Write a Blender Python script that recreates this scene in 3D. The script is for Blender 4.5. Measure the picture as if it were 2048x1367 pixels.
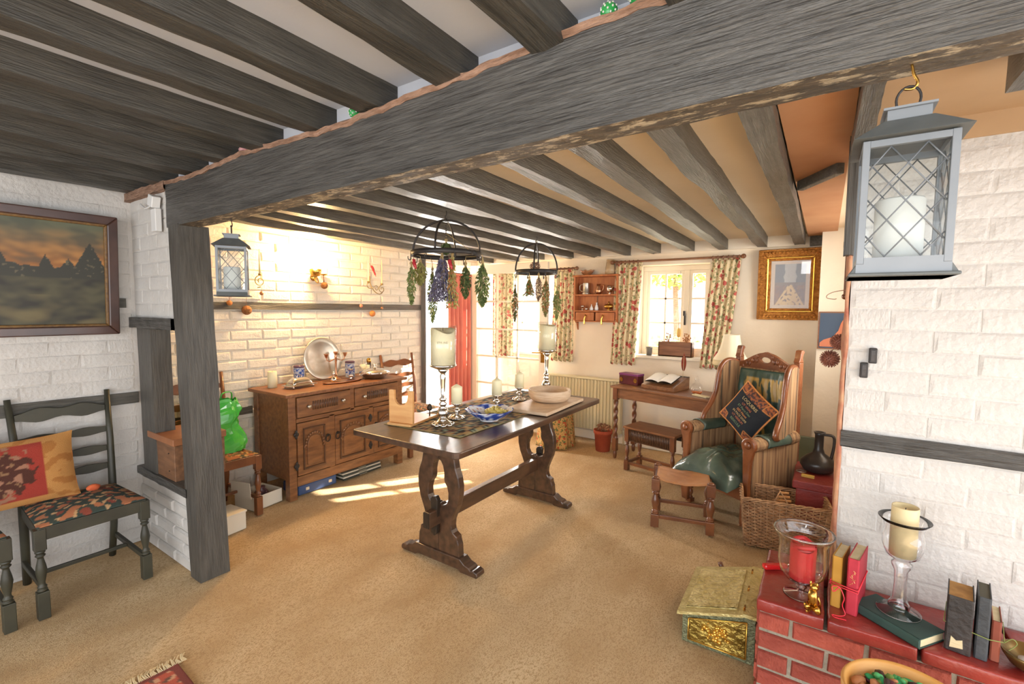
import bpy, math, random
from mathutils import Matrix, Vector, noise
R = random.Random(7)
rad = math.radians
S = bpy.context.scene
COL = S.collection
for o in list(bpy.data.objects): bpy.data.objects.remove(o)

# ------------------------------------------------------------------ camera
cd = bpy.data.cameras.new('camera'); cam = bpy.data.objects.new('camera', cd); COL.objects.link(cam)
S.camera = cam
cd.sensor_width = 36; cd.lens = 16.38; cd.clip_start = .02; cd.clip_end = 200
_y, _p, _r = rad(-33.86), rad(-4.07), rad(.53)
_f = Vector((math.sin(_y)*math.cos(_p), math.cos(_y)*math.cos(_p), math.sin(_p)))
_rt = Vector((math.cos(_y), -math.sin(_y), 0)); _u = _rt.cross(_f)
r2 = math.cos(_r)*_rt + math.sin(_r)*_u; u2 = -math.sin(_r)*_rt + math.cos(_r)*_u
cam.matrix_world = Matrix(((r2.x, u2.x, -_f.x, 0), (r2.y, u2.y, -_f.y, 0), (r2.z, u2.z, -_f.z, 1.45), (0, 0, 0, 1)))

# ------------------------------------------------------------------ world, sun, lamps, exposure
S.view_settings.view_transform = 'Standard'; S.view_settings.look = 'None'
S.view_settings.gamma = 1; S.view_settings.exposure = 0.42; S.view_settings.use_curve_mapping = False
w = bpy.data.worlds.new('sky'); S.world = w; w.use_nodes = True
bg = w.node_tree.nodes['Background']; bg.inputs[0].default_value = (.93, .96, 1, 1); bg.inputs[1].default_value = 3.0
def light(name, kind, loc, energy, color=(1, 1, 1), size=.1, aim=None, size_y=None):
    l = bpy.data.lights.new(name, kind); o = bpy.data.objects.new(name, l); COL.objects.link(o)
    l.energy = energy; l.color = color; o.location = loc
    if kind == 'AREA':
        l.size = size
        if size_y: l.shape = 'RECTANGLE'; l.size_y = size_y
    elif kind == 'POINT': l.shadow_soft_size = size
    if aim is not None: o.rotation_euler = (Vector(aim)-Vector(loc)).to_track_quat('-Z', 'Y').to_euler()
    return o
light('alcove_fill_light', 'AREA', (1.15, 3.62, 1.62), 38, (1, .97, .93), 1.1, (-1.5, 3.7, 1.2), .9)  # added fill lamp, brightens the far room from behind the right wall
sun = light('sun', 'SUN', (3, 8, 6), 28, (1, .93, .82)); sun.data.angle = rad(.6)
sun.rotation_euler = Vector((-.667, -1, -.63)).to_track_quat('-Z', 'Y').to_euler()
light('room_fill_light', 'AREA', (-.3, -2.0, 1.5), 26, (.98, .98, 1), 2.6, (-.9, 2, 1.1), 1.5)  # added soft fill from behind the camera, no window stands there
light('flash_light', 'AREA', (-.28, -.15, 1.7), 2.2, (1, 1, 1), .22, (.2, 2.2, 1.2))
light('garden_door_light', 'AREA', (-4.6, 4.3, 1.2), 190, (1, .96, .90), 1.2, (-2.5, 3.6, 1.0), 2.0)
light('garden_window_light', 'AREA', (-2.9, 5.5, 1.5), 105, (1, .96, .90), 1.3, (-2.0, 3.0, 1.0), 1.2)
light('wall_lamp_light', 'POINT', (-3.60, 2.36, 1.86), 42, (1, .64, .28), .045)

# ------------------------------------------------------------------ helpers
def lin(h):
    h = h.lstrip('#'); v = [int(h[i:i+2], 16)/255 for i in (0, 2, 4)]
    return tuple(x/12.92 if x <= .04045 else ((x+.055)/1.055)**2.4 for x in v)+(1,)
MC = {}
def M(name, c1='#888888', c2=None, sc=6, rough=.6, metal=0, bump=0, bsc=60, st=(1, 1, 1), rnd=0, c3=None, thr=.62, coat=0, em=0, ssc=4, trans=0, alpha=1, det=6):
    if name in MC: return MC[name]
    m = bpy.data.materials.new(name); m.use_nodes = True; nt = m.node_tree; N = nt.nodes; L = nt.links
    b = N['Principled BSDF']; b.inputs['Roughness'].default_value = rough; b.inputs['Metallic'].default_value = metal
    if coat: b.inputs['Coat Weight'].default_value = coat; b.inputs['Coat Roughness'].default_value = .12
    if trans: b.inputs['Transmission Weight'].default_value = trans
    b.inputs['Alpha'].default_value = alpha
    col = None
    tc = N.new('ShaderNodeTexCoord'); mp = N.new('ShaderNodeMapping'); mp.inputs['Scale'].default_value = st
    L.new(tc.outputs['Object'], mp.inputs['Vector'])
    if c2 or c3:
        no = N.new('ShaderNodeTexNoise'); no.inputs['Scale'].default_value = sc; no.inputs['Detail'].default_value = det
        L.new(mp.outputs[0], no.inputs['Vector'])
        rp = N.new('ShaderNodeValToRGB'); rp.color_ramp.elements[0].position = .32; rp.color_ramp.elements[1].position = .68
        rp.color_ramp.elements[0].color = lin(c1); rp.color_ramp.elements[1].color = lin(c2 or c1)
        L.new(no.outputs['Fac'], rp.inputs[0]); col = rp.outputs[0]
        if c3:
            n3 = N.new('ShaderNodeTexNoise'); n3.inputs['Scale'].default_value = ssc; n3.inputs['Detail'].default_value = 8; n3.inputs['Roughness'].default_value = .7
            L.new(mp.outputs[0], n3.inputs['Vector'])
            r3 = N.new('ShaderNodeValToRGB'); r3.color_ramp.elements[0].position = thr; r3.color_ramp.elements[1].position = thr+.06
            r3.color_ramp.elements[0].color = (0, 0, 0, 1); r3.color_ramp.elements[1].color = (1, 1, 1, 1)
            L.new(n3.outputs['Fac'], r3.inputs[0]); mx = N.new('ShaderNodeMixRGB'); mx.inputs[2].default_value = lin(c3)
            L.new(r3.outputs[0], mx.inputs[0]); L.new(col, mx.inputs[1]); col = mx.outputs[0]
    if rnd:
        oi = N.new('ShaderNodeObjectInfo'); mr = N.new('ShaderNodeMapRange')
        mr.inputs['To Min'].default_value = 1-rnd; mr.inputs['To Max'].default_value = 1+rnd*.6
        L.new(oi.outputs['Random'], mr.inputs['Value']); hs = N.new('ShaderNodeHueSaturation')
        L.new(mr.outputs[0], hs.inputs['Value'])
        if col: L.new(col, hs.inputs['Color'])
        else: hs.inputs['Color'].default_value = lin(c1)
        col = hs.outputs[0]
    if col: L.new(col, b.inputs['Base Color'])
    else: b.inputs['Base Color'].default_value = lin(c1)
    if bump:
        nb = N.new('ShaderNodeTexNoise'); nb.inputs['Scale'].default_value = bsc; nb.inputs['Detail'].default_value = 5
        L.new(mp.outputs[0], nb.inputs['Vector']); bp = N.new('ShaderNodeBump'); bp.inputs['Strength'].default_value = bump; bp.inputs['Distance'].default_value = .02
        L.new(nb.outputs['Fac'], bp.inputs['Height']); L.new(bp.outputs[0], b.inputs['Normal'])
    if em: b.inputs['Emission Color'].default_value = lin(c1); b.inputs['Emission Strength'].default_value = em
    MC[name] = m; return m
def MV(name, rough=.7, bump=0, bsc=200, metal=0):
    if name in MC: return MC[name]
    m = M(name, '#808080', None, rough=rough, bump=bump, bsc=bsc, metal=metal); nt = m.node_tree
    a = nt.nodes.new('ShaderNodeVertexColor'); a.layer_name = 'Col'
    nt.links.new(a.outputs[0], nt.nodes['Principled BSDF'].inputs['Base Color']); return m
def MGlass(name, tint='#ffffff', w0=.06, w1=.75, rough=.02):
    m = bpy.data.materials.new(name); m.use_nodes = True; nt = m.node_tree; N = nt.nodes; L = nt.links
    N.remove(N['Principled BSDF']); tr = N.new('ShaderNodeBsdfTransparent'); gl = N.new('ShaderNodeBsdfGlossy'); gl.inputs['Roughness'].default_value = rough
    tr.inputs[0].default_value = lin(tint); lw = N.new('ShaderNodeLayerWeight'); lw.inputs[0].default_value = .35
    mr = N.new('ShaderNodeMapRange'); mr.inputs['To Min'].default_value = w0; mr.inputs['To Max'].default_value = w1
    L.new(lw.outputs['Facing'], mr.inputs['Value']); mx = N.new('ShaderNodeMixShader')
    L.new(mr.outputs[0], mx.inputs[0]); L.new(tr.outputs[0], mx.inputs[1]); L.new(gl.outputs[0], mx.inputs[2])
    L.new(mx.outputs[0], N['Material Output'].inputs[0]); MC[name] = m; return m
def MFloral(name, base, red, green, sc=28):
    m = bpy.data.materials.new(name); m.use_nodes = True; nt = m.node_tree; N = nt.nodes; L = nt.links
    b = N['Principled BSDF']; b.inputs['Roughness'].default_value = .9
    tc = N.new('ShaderNodeTexCoord'); col = None
    def layer(prev, colr, scale, off, thr):
        mp = N.new('ShaderNodeMapping'); mp.inputs['Location'].default_value = (off, off*.7, off*.3); L.new(tc.outputs['Object'], mp.inputs[0])
        nz = N.new('ShaderNodeTexNoise'); nz.inputs['Scale'].default_value = scale*1.5; L.new(mp.outputs[0], nz.inputs['Vector'])
        ad = N.new('ShaderNodeVectorMath'); ad.operation = 'MULTIPLY_ADD'; ad.inputs[1].default_value = (.05,)*3
        L.new(nz.outputs['Color'], ad.inputs[0]); L.new(mp.outputs[0], ad.inputs[2])
        vo = N.new('ShaderNodeTexVoronoi'); vo.inputs['Scale'].default_value = scale; L.new(ad.outputs[0], vo.inputs['Vector'])
        lt = N.new('ShaderNodeMath'); lt.operation = 'LESS_THAN'; lt.inputs[1].default_value = thr; L.new(vo.outputs['Distance'], lt.inputs[0])
        mx = N.new('ShaderNodeMixRGB'); L.new(lt.outputs[0], mx.inputs[0]); mx.inputs[2].default_value = lin(colr)
        if prev is None: mx.inputs[1].default_value = lin(base)
        else: L.new(prev, mx.inputs[1])
        return mx.outputs[0]
    col = layer(None, green, sc*1.2, 1.3, .38); col = layer(col, red, sc*.7, 4.1, .33); col = layer(col, '#8a3f3a', sc*1.6, 7.7, .18)
    L.new(col, b.inputs['Base Color']); MC[name] = m; return m

class B:
    def __init__(s): s.v = []; s.f = []; s.s = []; s.m = []; s.mi = 0; s.c = None
    def add(s, vs, fs, sm=False):
        n = len(s.v); s.v += [tuple(v) for v in vs]
        for f in fs: s.f.append(tuple(i+n for i in f)); s.s.append(sm); s.m.append(s.mi)
        return s
    def box(s, x0, x1, y0, y1, z0, z1):
        return s.add([(x0, y0, z0), (x1, y0, z0), (x1, y1, z0), (x0, y1, z0), (x0, y0, z1), (x1, y0, z1), (x1, y1, z1), (x0, y1, z1)],
                     [(0, 3, 2, 1), (4, 5, 6, 7), (0, 1, 5, 4), (1, 2, 6, 5), (2, 3, 7, 6), (3, 0, 4, 7)])
    def cb(s, c, d, rot=None):
        k = len(s.v); s.box(-d[0]/2, d[0]/2, -d[1]/2, d[1]/2, -d[2]/2, d[2]/2)
        m = Matrix.Translation(c) @ (rot if rot is not None else Matrix.Identity(4)); s.tf(m, k); return s
    def tf(s, m, k=0):
        for i in range(k, len(s.v)): s.v[i] = tuple(m @ Vector(s.v[i]))
        return s
    def lathe(s, prof, c=(0, 0, 0), n=20, close=False, rot=None):
        vs = []; fs = []; P = len(prof)
        for i in range(n):
            a = 2*math.pi*i/n
            for r, z in prof: vs.append((r*math.cos(a), r*math.sin(a), z))
        for i in range(n):
            j = (i+1) % n
            for k in range(P-1): fs.append((i*P+k, j*P+k, j*P+k+1, i*P+k+1))
        if not close:
            if prof[0][0] > 1e-5: fs.append(tuple(i*P for i in range(n))[::-1])
            if prof[-1][0] > 1e-5: fs.append(tuple(i*P+P-1 for i in range(n)))
        m = Matrix.Translation(c) @ (rot if rot is not None else Matrix.Identity(4))
        return s.add([m @ Vector(v) for v in vs], fs, True)
    def tube(s, pts, r, n=8, closed=False, flat=1):
        pts = [Vector(p) for p in pts]; K = len(pts); vs = []; fs = []; up = Vector((0, 0, 1)); prev = None
        for i, p in enumerate(pts):
            t = (pts[(i+1) % K]-pts[i-1]) if closed else (pts[min(i+1, K-1)]-pts[max(i-1, 0)])
            t = t.normalized() if t.length > 1e-9 else Vector((0, 0, 1))
            if prev is None: a = t.cross(up if abs(t.z) < .95 else Vector((1, 0, 0))).normalized()
            else: a = (prev-t*prev.dot(t)); a = a.normalized() if a.length > 1e-6 else t.orthogonal().normalized()
            prev = a; b = t.cross(a); rr = r[i] if isinstance(r, (list, tuple)) else r
            for k in range(n):
                g = 2*math.pi*k/n; vs.append(p+a*rr*math.cos(g)*flat+b*rr*math.sin(g))
        for i in range(K if closed else K-1):
            j = (i+1) % K
            for k in range(n): l = (k+1) % n; fs.append((i*n+k, j*n+k, j*n+l, i*n+l))
        if not closed: fs.append(tuple(range(n))); fs.append(tuple(range((K-1)*n, K*n))[::-1])
        return s.add(vs, fs, n > 4)
    def prism(s, poly, a0, a1, ax='y'):
        f = {'y': lambda p, a: (p[0], a, p[1]), 'x': lambda p, a: (a, p[0], p[1]), 'z': lambda p, a: (p[0], p[1], a)}[ax]
        n = len(poly); vs = [f(p, a0) for p in poly]+[f(p, a1) for p in poly]
        return s.add(vs, [tuple(range(n)), tuple(range(2*n-1, n-1, -1))]+[(i, i+n, (i+1) % n+n, (i+1) % n) for i in range(n)])
    def ball(s, c, r, n=14, m=9, fn=None):
        r = (r, r, r) if not isinstance(r, (tuple, list)) else r; vs = []; fs = []
        for i in range(m+1):
            ph = math.pi*i/m
            for j in range(n):
                th = 2*math.pi*j/n; d = Vector((math.sin(ph)*math.cos(th), math.sin(ph)*math.sin(th), math.cos(ph)))
                k = fn(d) if fn else 1; vs.append((c[0]+d.x*r[0]*k, c[1]+d.y*r[1]*k, c[2]+d.z*r[2]*k))
        for i in range(m):
            for j in range(n): l = (j+1) % n; fs.append((i*n+j, (i+1)*n+j, (i+1)*n+l, i*n+l))
        return s.add(vs, fs, True)
    def grid(s, fn, nu, nv, sm=True, col=None, wrap=False):
        vs = []; fs = []
        if col and s.c is None: s.c = []
        for i in range(nu+1):
            for j in range(nv+1):
                u, v = i/nu, j/nv; vs.append(fn(u, v))
                if col: s.c.append(col(u, v))
        for i in range(nu):
            for j in range(nv): a = i*(nv+1)+j; fs.append((a, a+nv+1, a+nv+2, a+1))
        return s.add(vs, fs, sm)
    def mesh(s, name, mats):
        me = bpy.data.meshes.new(name); me.from_pydata(s.v, [], s.f)
        me.polygons.foreach_set('use_smooth', s.s); me.polygons.foreach_set('material_index', s.m)
        for m in (mats if isinstance(mats, (list, tuple)) else [mats]): me.materials.append(m)
        if s.c:
            at = me.color_attributes.new('Col', 'FLOAT_COLOR', 'POINT')
            fl = []
            for i in range(len(s.v)): fl += list((s.c[i] if i < len(s.c) else s.c[-1]))[:3]+[1]
            at.data.foreach_set('color', fl)
        me.update(); return me
    def out(s, name, mats, parent=None, bev=0, label=None, cat=None, group=None, kind=None, loc=None, solid=0, sub=0, rot=None, seg=2):
        o = bpy.data.objects.new(name, s.mesh(name, mats)); COL.objects.link(o)
        if parent is not None: o.parent = parent
        if loc is not None: o.location = loc
        if rot is not None: o.rotation_euler = rot
        if solid: md = o.modifiers.new('solid', 'SOLIDIFY'); md.thickness = solid; md.offset = 0
        if bev: md = o.modifiers.new('bevel', 'BEVEL'); md.width = bev; md.segments = seg; md.limit_method = 'ANGLE'; md.angle_limit = rad(40)
        if sub: md = o.modifiers.new('sub', 'SUBSURF'); md.levels = sub; md.render_levels = sub
        if label: o['label'] = label
        if cat: o['category'] = cat
        if group: o['group'] = group
        if kind: o['kind'] = kind
        return o
def thing(name, label, cat, loc=(0, 0, 0), rz=0, group=None, rot=None):
    o = bpy.data.objects.new(name, None); COL.objects.link(o); o.location = loc; o.rotation_euler = rot or (0, 0, rz)
    o.empty_display_size = .05; o['label'] = label; o['category'] = cat
    if group: o['group'] = group
    return o
def kids(o): return [c for c in bpy.data.objects if c.parent == o]
def dup(o, loc, rz=None, label=None, parent=None):
    c = o.copy(); COL.objects.link(c); c.location = loc
    if rz is not None: c.rotation_euler = (0, 0, rz)
    if label: c['label'] = label
    def rec(a, b):
        for k in kids(a):
            if k == b: continue
            d = k.copy(); COL.objects.link(d); d.parent = b; rec(k, d)
    rec(o, c); return c
def RX(a): return Matrix.Rotation(a, 4, 'X')
def RY(a): return Matrix.Rotation(a, 4, 'Y')
def RZ(a): return Matrix.Rotation(a, 4, 'Z')
def nz(x, y, z=0): return noise.noise(Vector((x, y, z)))
def text(s, size, mat, name, parent, mtx, ext=.0004, align='CENTER'):
    cu = bpy.data.curves.new('t', 'FONT'); cu.body = s; cu.size = size; cu.extrude = ext; cu.align_x = align; cu.resolution_u = 2
    t = bpy.data.objects.new('t', cu); COL.objects.link(t); bpy.context.view_layer.update()
    me = bpy.data.meshes.new_from_object(t.evaluated_get(bpy.context.evaluated_depsgraph_get())); bpy.data.objects.remove(t)
    me.materials.clear(); me.materials.append(mat)
    o = bpy.data.objects.new(name, me); COL.objects.link(o); o.parent = parent; o.matrix_local = mtx; return o
def arc(cx, cy, r, a0, a1, n, ry=None): return [(cx+r*math.cos(rad(a0+(a1-a0)*i/n)), cy+(ry or r)*math.sin(rad(a0+(a1-a0)*i/n))) for i in range(n+1)]
def spline(p, k=6):
    out = []; n = len(p)
    for i in range(n-1):
        a, b, c, d = [Vector(p[max(0, min(n-1, j))]) for j in (i-1, i, i+1, i+2)]
        for t in range(k):
            t /= k; out.append(.5*((2*b)+(c-a)*t+(2*a-5*b+4*c-d)*t*t+(3*b-a-3*c+d)*t**3))
    out.append(Vector(p[-1])); return out

# ------------------------------------------------------------------ materials
white = M('white_painted_brick', '#bdb9b3', '#d2cec8', sc=3.5, rough=.55, bump=.35, bsc=45, c3='#a89a86', thr=.70, ssc=5)
whitew = M('cream_painted_brick', '#d8cfbf', '#e9e2d4', sc=3.5, rough=.6, bump=.4, bsc=45, c3='#b09c7c', thr=.71, ssc=6)
plaster = M('cream_plaster', '#decfb8', '#eadfcb', sc=1.6, rough=.8, bump=.18, bsc=22)
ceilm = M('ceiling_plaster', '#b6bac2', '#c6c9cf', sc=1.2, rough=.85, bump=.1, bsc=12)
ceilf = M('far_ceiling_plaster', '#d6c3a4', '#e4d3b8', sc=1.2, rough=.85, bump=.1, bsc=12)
tan = M('tan_boarding', '#b07a52', '#c08f66', sc=3, rough=.8)
timber = M('black_painted_timber', '#45423c', '#625f57', sc=5, rough=.38, bump=.4, bsc=16, st=(14, 1, 14), c3='#9a8c78', thr=.68, ssc=4)
timbern = M('near_joist_timber', '#34322d', '#4d4a43', sc=5, rough=.4, bump=.4, bsc=16, st=(14, 1, 14), c3='#8f8270', thr=.69, ssc=4)
timberx = M('black_beam_timber', '#3a3835', '#55534f', sc=5, rough=.32, bump=.6, bsc=9, st=(1.2, 14, 16), c3='#6d665e', thr=.72, ssc=3)
timberz = M('black_post_timber', '#413e39', '#56524b', sc=5, rough=.5, bump=.22, bsc=10, st=(14, 14, 1.2), c3='#857666', thr=.74, ssc=3)
worn = M('worn_timber_underside', '#3b352c', '#5c4f3e', sc=7, rough=.6, bump=.6, bsc=12, st=(3, 8, 8), c3='#a5967c', thr=.53, ssc=5)
bark = M('bare_oak_edge', '#7c5c47', '#a1806a', sc=8, rough=.75, bump=.8, bsc=14, st=(2, 10, 10))
carpet = M('tan_wool_carpet', '#c09f71', '#d8bc91', sc=3.0, rough=.95, bump=.5, bsc=260, st=(1.5, .8, 1), c3='#b49367', thr=.50, ssc=120)
oakd = M('dark_polished_oak', '#38271c', '#573d2b', sc=5, rough=.33, bump=.05, bsc=30, st=(6, 1, 6), coat=.3)
oakm = M('brown_carved_oak', '#6a4226', '#8f6039', sc=6, rough=.38, bump=.2, bsc=30, st=(6, 1.2, 6), coat=.25)
oakx = M('brown_turned_oak', '#633a24', '#85512f', sc=6, rough=.35, bump=.15, bsc=30, coat=.3)
oakl = M('reddish_oak', '#6f4529', '#8b5d3c', sc=6, rough=.4, bump=.15, bsc=30, st=(1.2, 8, 8))
oakc = M('dark_carved_oak', '#4a2f1e', '#65432b', sc=6, rough=.4)  # darker oak for fluting and mouldings
oakdd = M('black_oak', '#1d1712', '#33281e', sc=6, rough=.4, bump=.2, bsc=30)
pine = M('pale_pine', '#c98e52', '#ddaa6d', sc=5, rough=.5, st=(1, 1, 6))
ash = M('pale_bowl_wood', '#bfa283', '#d3bb9e', sc=8, rough=.55, st=(2, 2, 10))
silver = M('polished_silver', '#e2ddd6', rough=.12, metal=1)
pewter = M('dull_pewter', '#b5ada0', '#cfc8bb', sc=9, rough=.35, metal=.9)
brass = M('polished_brass', '#b98a3c', '#d9b062', sc=9, rough=.25, metal=1)
copper = M('copper', '#c49270', rough=.28, metal=1)
iron = M('black_iron', '#23201f', '#37322f', sc=12, rough=.5, metal=.3)
greymetal = M('grey_painted_metal', '#6f7478', '#7f8386', sc=6, rough=.45, metal=.2)
lroof = M('dark_lantern_roof', '#515554', '#5f6260', sc=20, rough=.5)
wax = M('cream_wax', '#e2dab0', '#ece4c2', sc=5, rough=.5); waxw = M('white_wax', '#dcdad2', rough=.5)
waxr = M('red_wax', '#c8202a', '#d83a3c', sc=6, rough=.35)
glass = MGlass('clear_glass', w0=.02, w1=.30); pane = MGlass('window_pane_glass', w0=.02, w1=.35)
lglass = MGlass('lantern_glass', '#f4f6f6', .02, .22, .03)
redbrick = M('red_brick', '#8e3a2c', '#ab5240', sc=14, rough=.75, bump=.5, bsc=60, rnd=.22, c3='#6e2f2a', thr=.62, ssc=9)
redtile = M('red_quarry_tile', '#7f2622', '#9b3a31', sc=9, rough=.3, bump=.25, bsc=30, rnd=.08, coat=.3)
mortar = M('grey_mortar', '#8f8978', '#a39c8b', sc=20, rough=.9, bump=.5, bsc=90)
redpaint = M('red_painted_edge', '#a8604a', '#c79a74', sc=12, rough=.7, bump=.4, bsc=30)
white_gloss = M('cream_gloss_paint', '#e9e0cd', rough=.35)
cream_gloss = M('cream_radiator_paint', '#dbcfa9', rough=.4)
floral = MFloral('floral_curtain_fabric', '#d9c7a0', '#b5564c', '#8f9266', 22)
floral2 = MFloral('floral_cloth', '#c39a5c', '#b4542f', '#5f6b3c', 30)
salmon = M('salmon_curtain_fabric', '#d07062', '#e08a74', sc=3, rough=.85)
leather = M('green_leather', '#39483f', '#5a6b5f', sc=4, rough=.2, bump=.5, bsc=9, coat=.3)
stripe = M('striped_upholstery', '#74523a', '#b8946a', sc=5, rough=.9, bump=.2, bsc=60, st=(9, 9, .35), c3='#4a4236', thr=.56, ssc=3)
wicker = M('brown_wicker', '#96704e', '#c79c72', sc=30, rough=.6)
gold = M('gilt_frame', '#a5692c', '#c98b3f', sc=30, rough=.4, metal=.5, bump=1, bsc=70)
goldl = M('bright_gilt', '#e5b654', rough=.25, metal=.8)
terracotta = M('terracotta', '#a5452a', '#b9583a', sc=9, rough=.8)
bluech = MV('blue_white_china', .2)
vm = MV('printed_colour'); vmc = MV('woven_colour', .95, .4, 300)
paper = M('old_paper', '#cdbd93', '#d9cba6', sc=40, st=(1, 1, 12), rough=.9); paperw = M('white_paper', '#efece4', rough=.9)
# ------------------------------------------------------------------ setting
tan2 = M('tan_plaster_band', '#a98a66', '#bb9c78', sc=2, rough=.8)
XL, YB, XN = -3.78, 4.80, -3.45          # far left wall, window wall, near left wall
def struct(name, b, mats, parent=None, **k): return b.out(name, mats, parent, kind=None if parent else 'structure', **k)
def cf(u, v):
    x = -4.1+6.3*u; y = -3.1+8.1*v
    return (x, y, .004*nz(x*1.3+y*1.1, (y-x)*4.5)+.003*nz(x*3, y*3, 4)-.004)
floor = struct('floor', B().grid(cf, 150, 190), carpet, solid=0)
struct('ground', B().box(-14, 14, 4.96, 22, -.3, -.12).box(-14, -3.95, -4, 4.96, -.3, -.12), M('garden_paving', '#cfc9ba', '#e2dccf', sc=3, rough=.9))

def wall_y(b, y0, y1, x0, x1, z0, z1, holes):          # wall slab facing -y with openings
    xs = sorted({x0, x1, *[h[0] for h in holes], *[h[1] for h in holes]}); zs = sorted({z0, z1, *[h[2] for h in holes], *[h[3] for h in holes]})
    for i in range(len(xs)-1):
        for j in range(len(zs)-1):
            cx, cz = (xs[i]+xs[i+1])/2, (zs[j]+zs[j+1])/2
            if any(h[0] < cx < h[1] and h[2] < cz < h[3] for h in holes): continue
            b.box(xs[i], xs[i+1], y0, y1, zs[j], zs[j+1])
    return b
W1 = (-1.64, -.94, .98, 1.91); W2 = (-3.46, -2.42, .93, 1.89)
wall_back = struct('wall_back', wall_y(B(), YB, YB+.26, -4.0, .0, 0, 2.2, [W1, W2]), plaster)
D2 = (3.84, 4.74, 0, 1.97)
b = B(); wall_y(b, 0, .22, 1.13, YB+.0, 0, 2.2, [D2]); b.tf(Matrix(((0, -1, 0, XL), (1, 0, 0, 0), (0, 0, 1, 0), (0, 0, 0, 1))))
wall_lf = struct('wall_left_far', b, whitew)
wall_ln = struct('wall_left_near', B().box(XN-.4, XN, -3, 1.16, 0, 2.3), white)
wall_r = struct('wall_right', B().box(.075, 2.2, 2.175, 2.30, 0, 2.3), white)
struct('trim_1', B().grid(lambda u, v: (.068+.008*nz(v*14, u*3, 2), 2.17+.15*u, 2.2*v), 4, 60), redpaint, wall_r, solid=.012)
B().box(.075, 2.0, 2.166, 2.176, 2.03, 2.115).out('upper_band', tan2, wall_r)
struct('wall_alcove', B().box(-.05, 2.2, 4.55, YB+.26, 0, 2.3).box(.42, .6, 2.30, 3.0, 0, 2.3).box(.42, .6, 4.25, 4.55, 0, 2.3).box(.42, .6, 3.0, 4.25, 0, 1.0).box(.42, .6, 3.0, 4.25, 2.0, 2.3), plaster)  # opening in the hidden side wall added to let fill light in
w3 = struct('window_added', B().box(.52, .58, 3.0, 4.25, 1.0, 1.05).box(.52, .58, 3.0, 4.25, 1.95, 2.0).box(.52, .58, 3.0, 3.05, 1.05, 1.95).box(.52, .58, 4.20, 4.25, 1.05, 1.95), white_gloss, bev=.004)  # unseen window, added only to admit the alcove fill lamp
B().box(.53, .57, 3.60, 3.65, 1.05, 1.95).out('mullion', white_gloss, w3)
for a_, c_ in ((3.05, 3.60), (3.65, 4.20)): B().box(.548, .551, a_, c_, 1.05, 1.95).out('pane', pane, w3)

# individually laid bricks --------------------------------------------------
def brick_mesh(seed, mat, L, H, bev=.008, dep=.012):
    q = random.Random(seed); j = lambda a: q.uniform(-a, a)
    b = B(); fr = []; md = []
    for sx, sz in ((-1, -1), (1, -1), (1, 1), (-1, 1)):
        ex, ez = sx*L/2+j(.003), sz*H/2+j(.002)
        md.append((ex, -dep*.35, ez)); fr.append((ex-sx*bev*q.uniform(.7, 1.4), -dep+j(.0016), ez-sz*bev*q.uniform(.6, 1.2)))
    bk = [(x, .004, z) for x, _, z in md]
    b.add(bk+md+fr, [(4+i, 4+(i+1) % 4, (i+1) % 4, i) for i in range(4)]+[(8+i, 8+(i+1) % 4, 4+(i+1) % 4, 4+i) for i in range(4)]+[(8, 11, 10, 9)], False)
    return b.mesh('brick', mat)
def bricks(parent, mat, org, ud, length, z0, z1, L=.225, H=.066, jt=.011, bev=.008, dep=.012, skip=None, rz=0, seed=1, off=0, dy=.0):
    """lays courses along direction ud from org; every brick an object sharing one of six meshes"""
    q = random.Random(seed); ms = [brick_mesh(seed*10+i, mat, L, H, bev, dep) for i in range(6)]; n = 0
    r = 0; z = z0
    while z+H < z1+.012:
        x = -(L+jt)*(.5 if (r+off) % 2 else 0); 
        while x < length:
            a, c = max(x, 0), min(x+L, length)
            if c-a > .03 and not (skip and skip((a+c)/2, z+H/2)):
                o = bpy.data.objects.new('brick', q.choice(ms)); COL.objects.link(o); o.parent = parent
                m = (a+c)/2; o.location = (org[0]+ud[0]*m, org[1]+ud[1]*m, z+H/2)
                o.rotation_euler = (q.uniform(-.012, .012), 0, rz+q.uniform(-.01, .01)); o.scale = ((c-a)/L, 1+dy*q.uniform(-1, 1), 1); n += 1
            x += L+jt
        z += H+jt; r += 1
    return n
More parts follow.
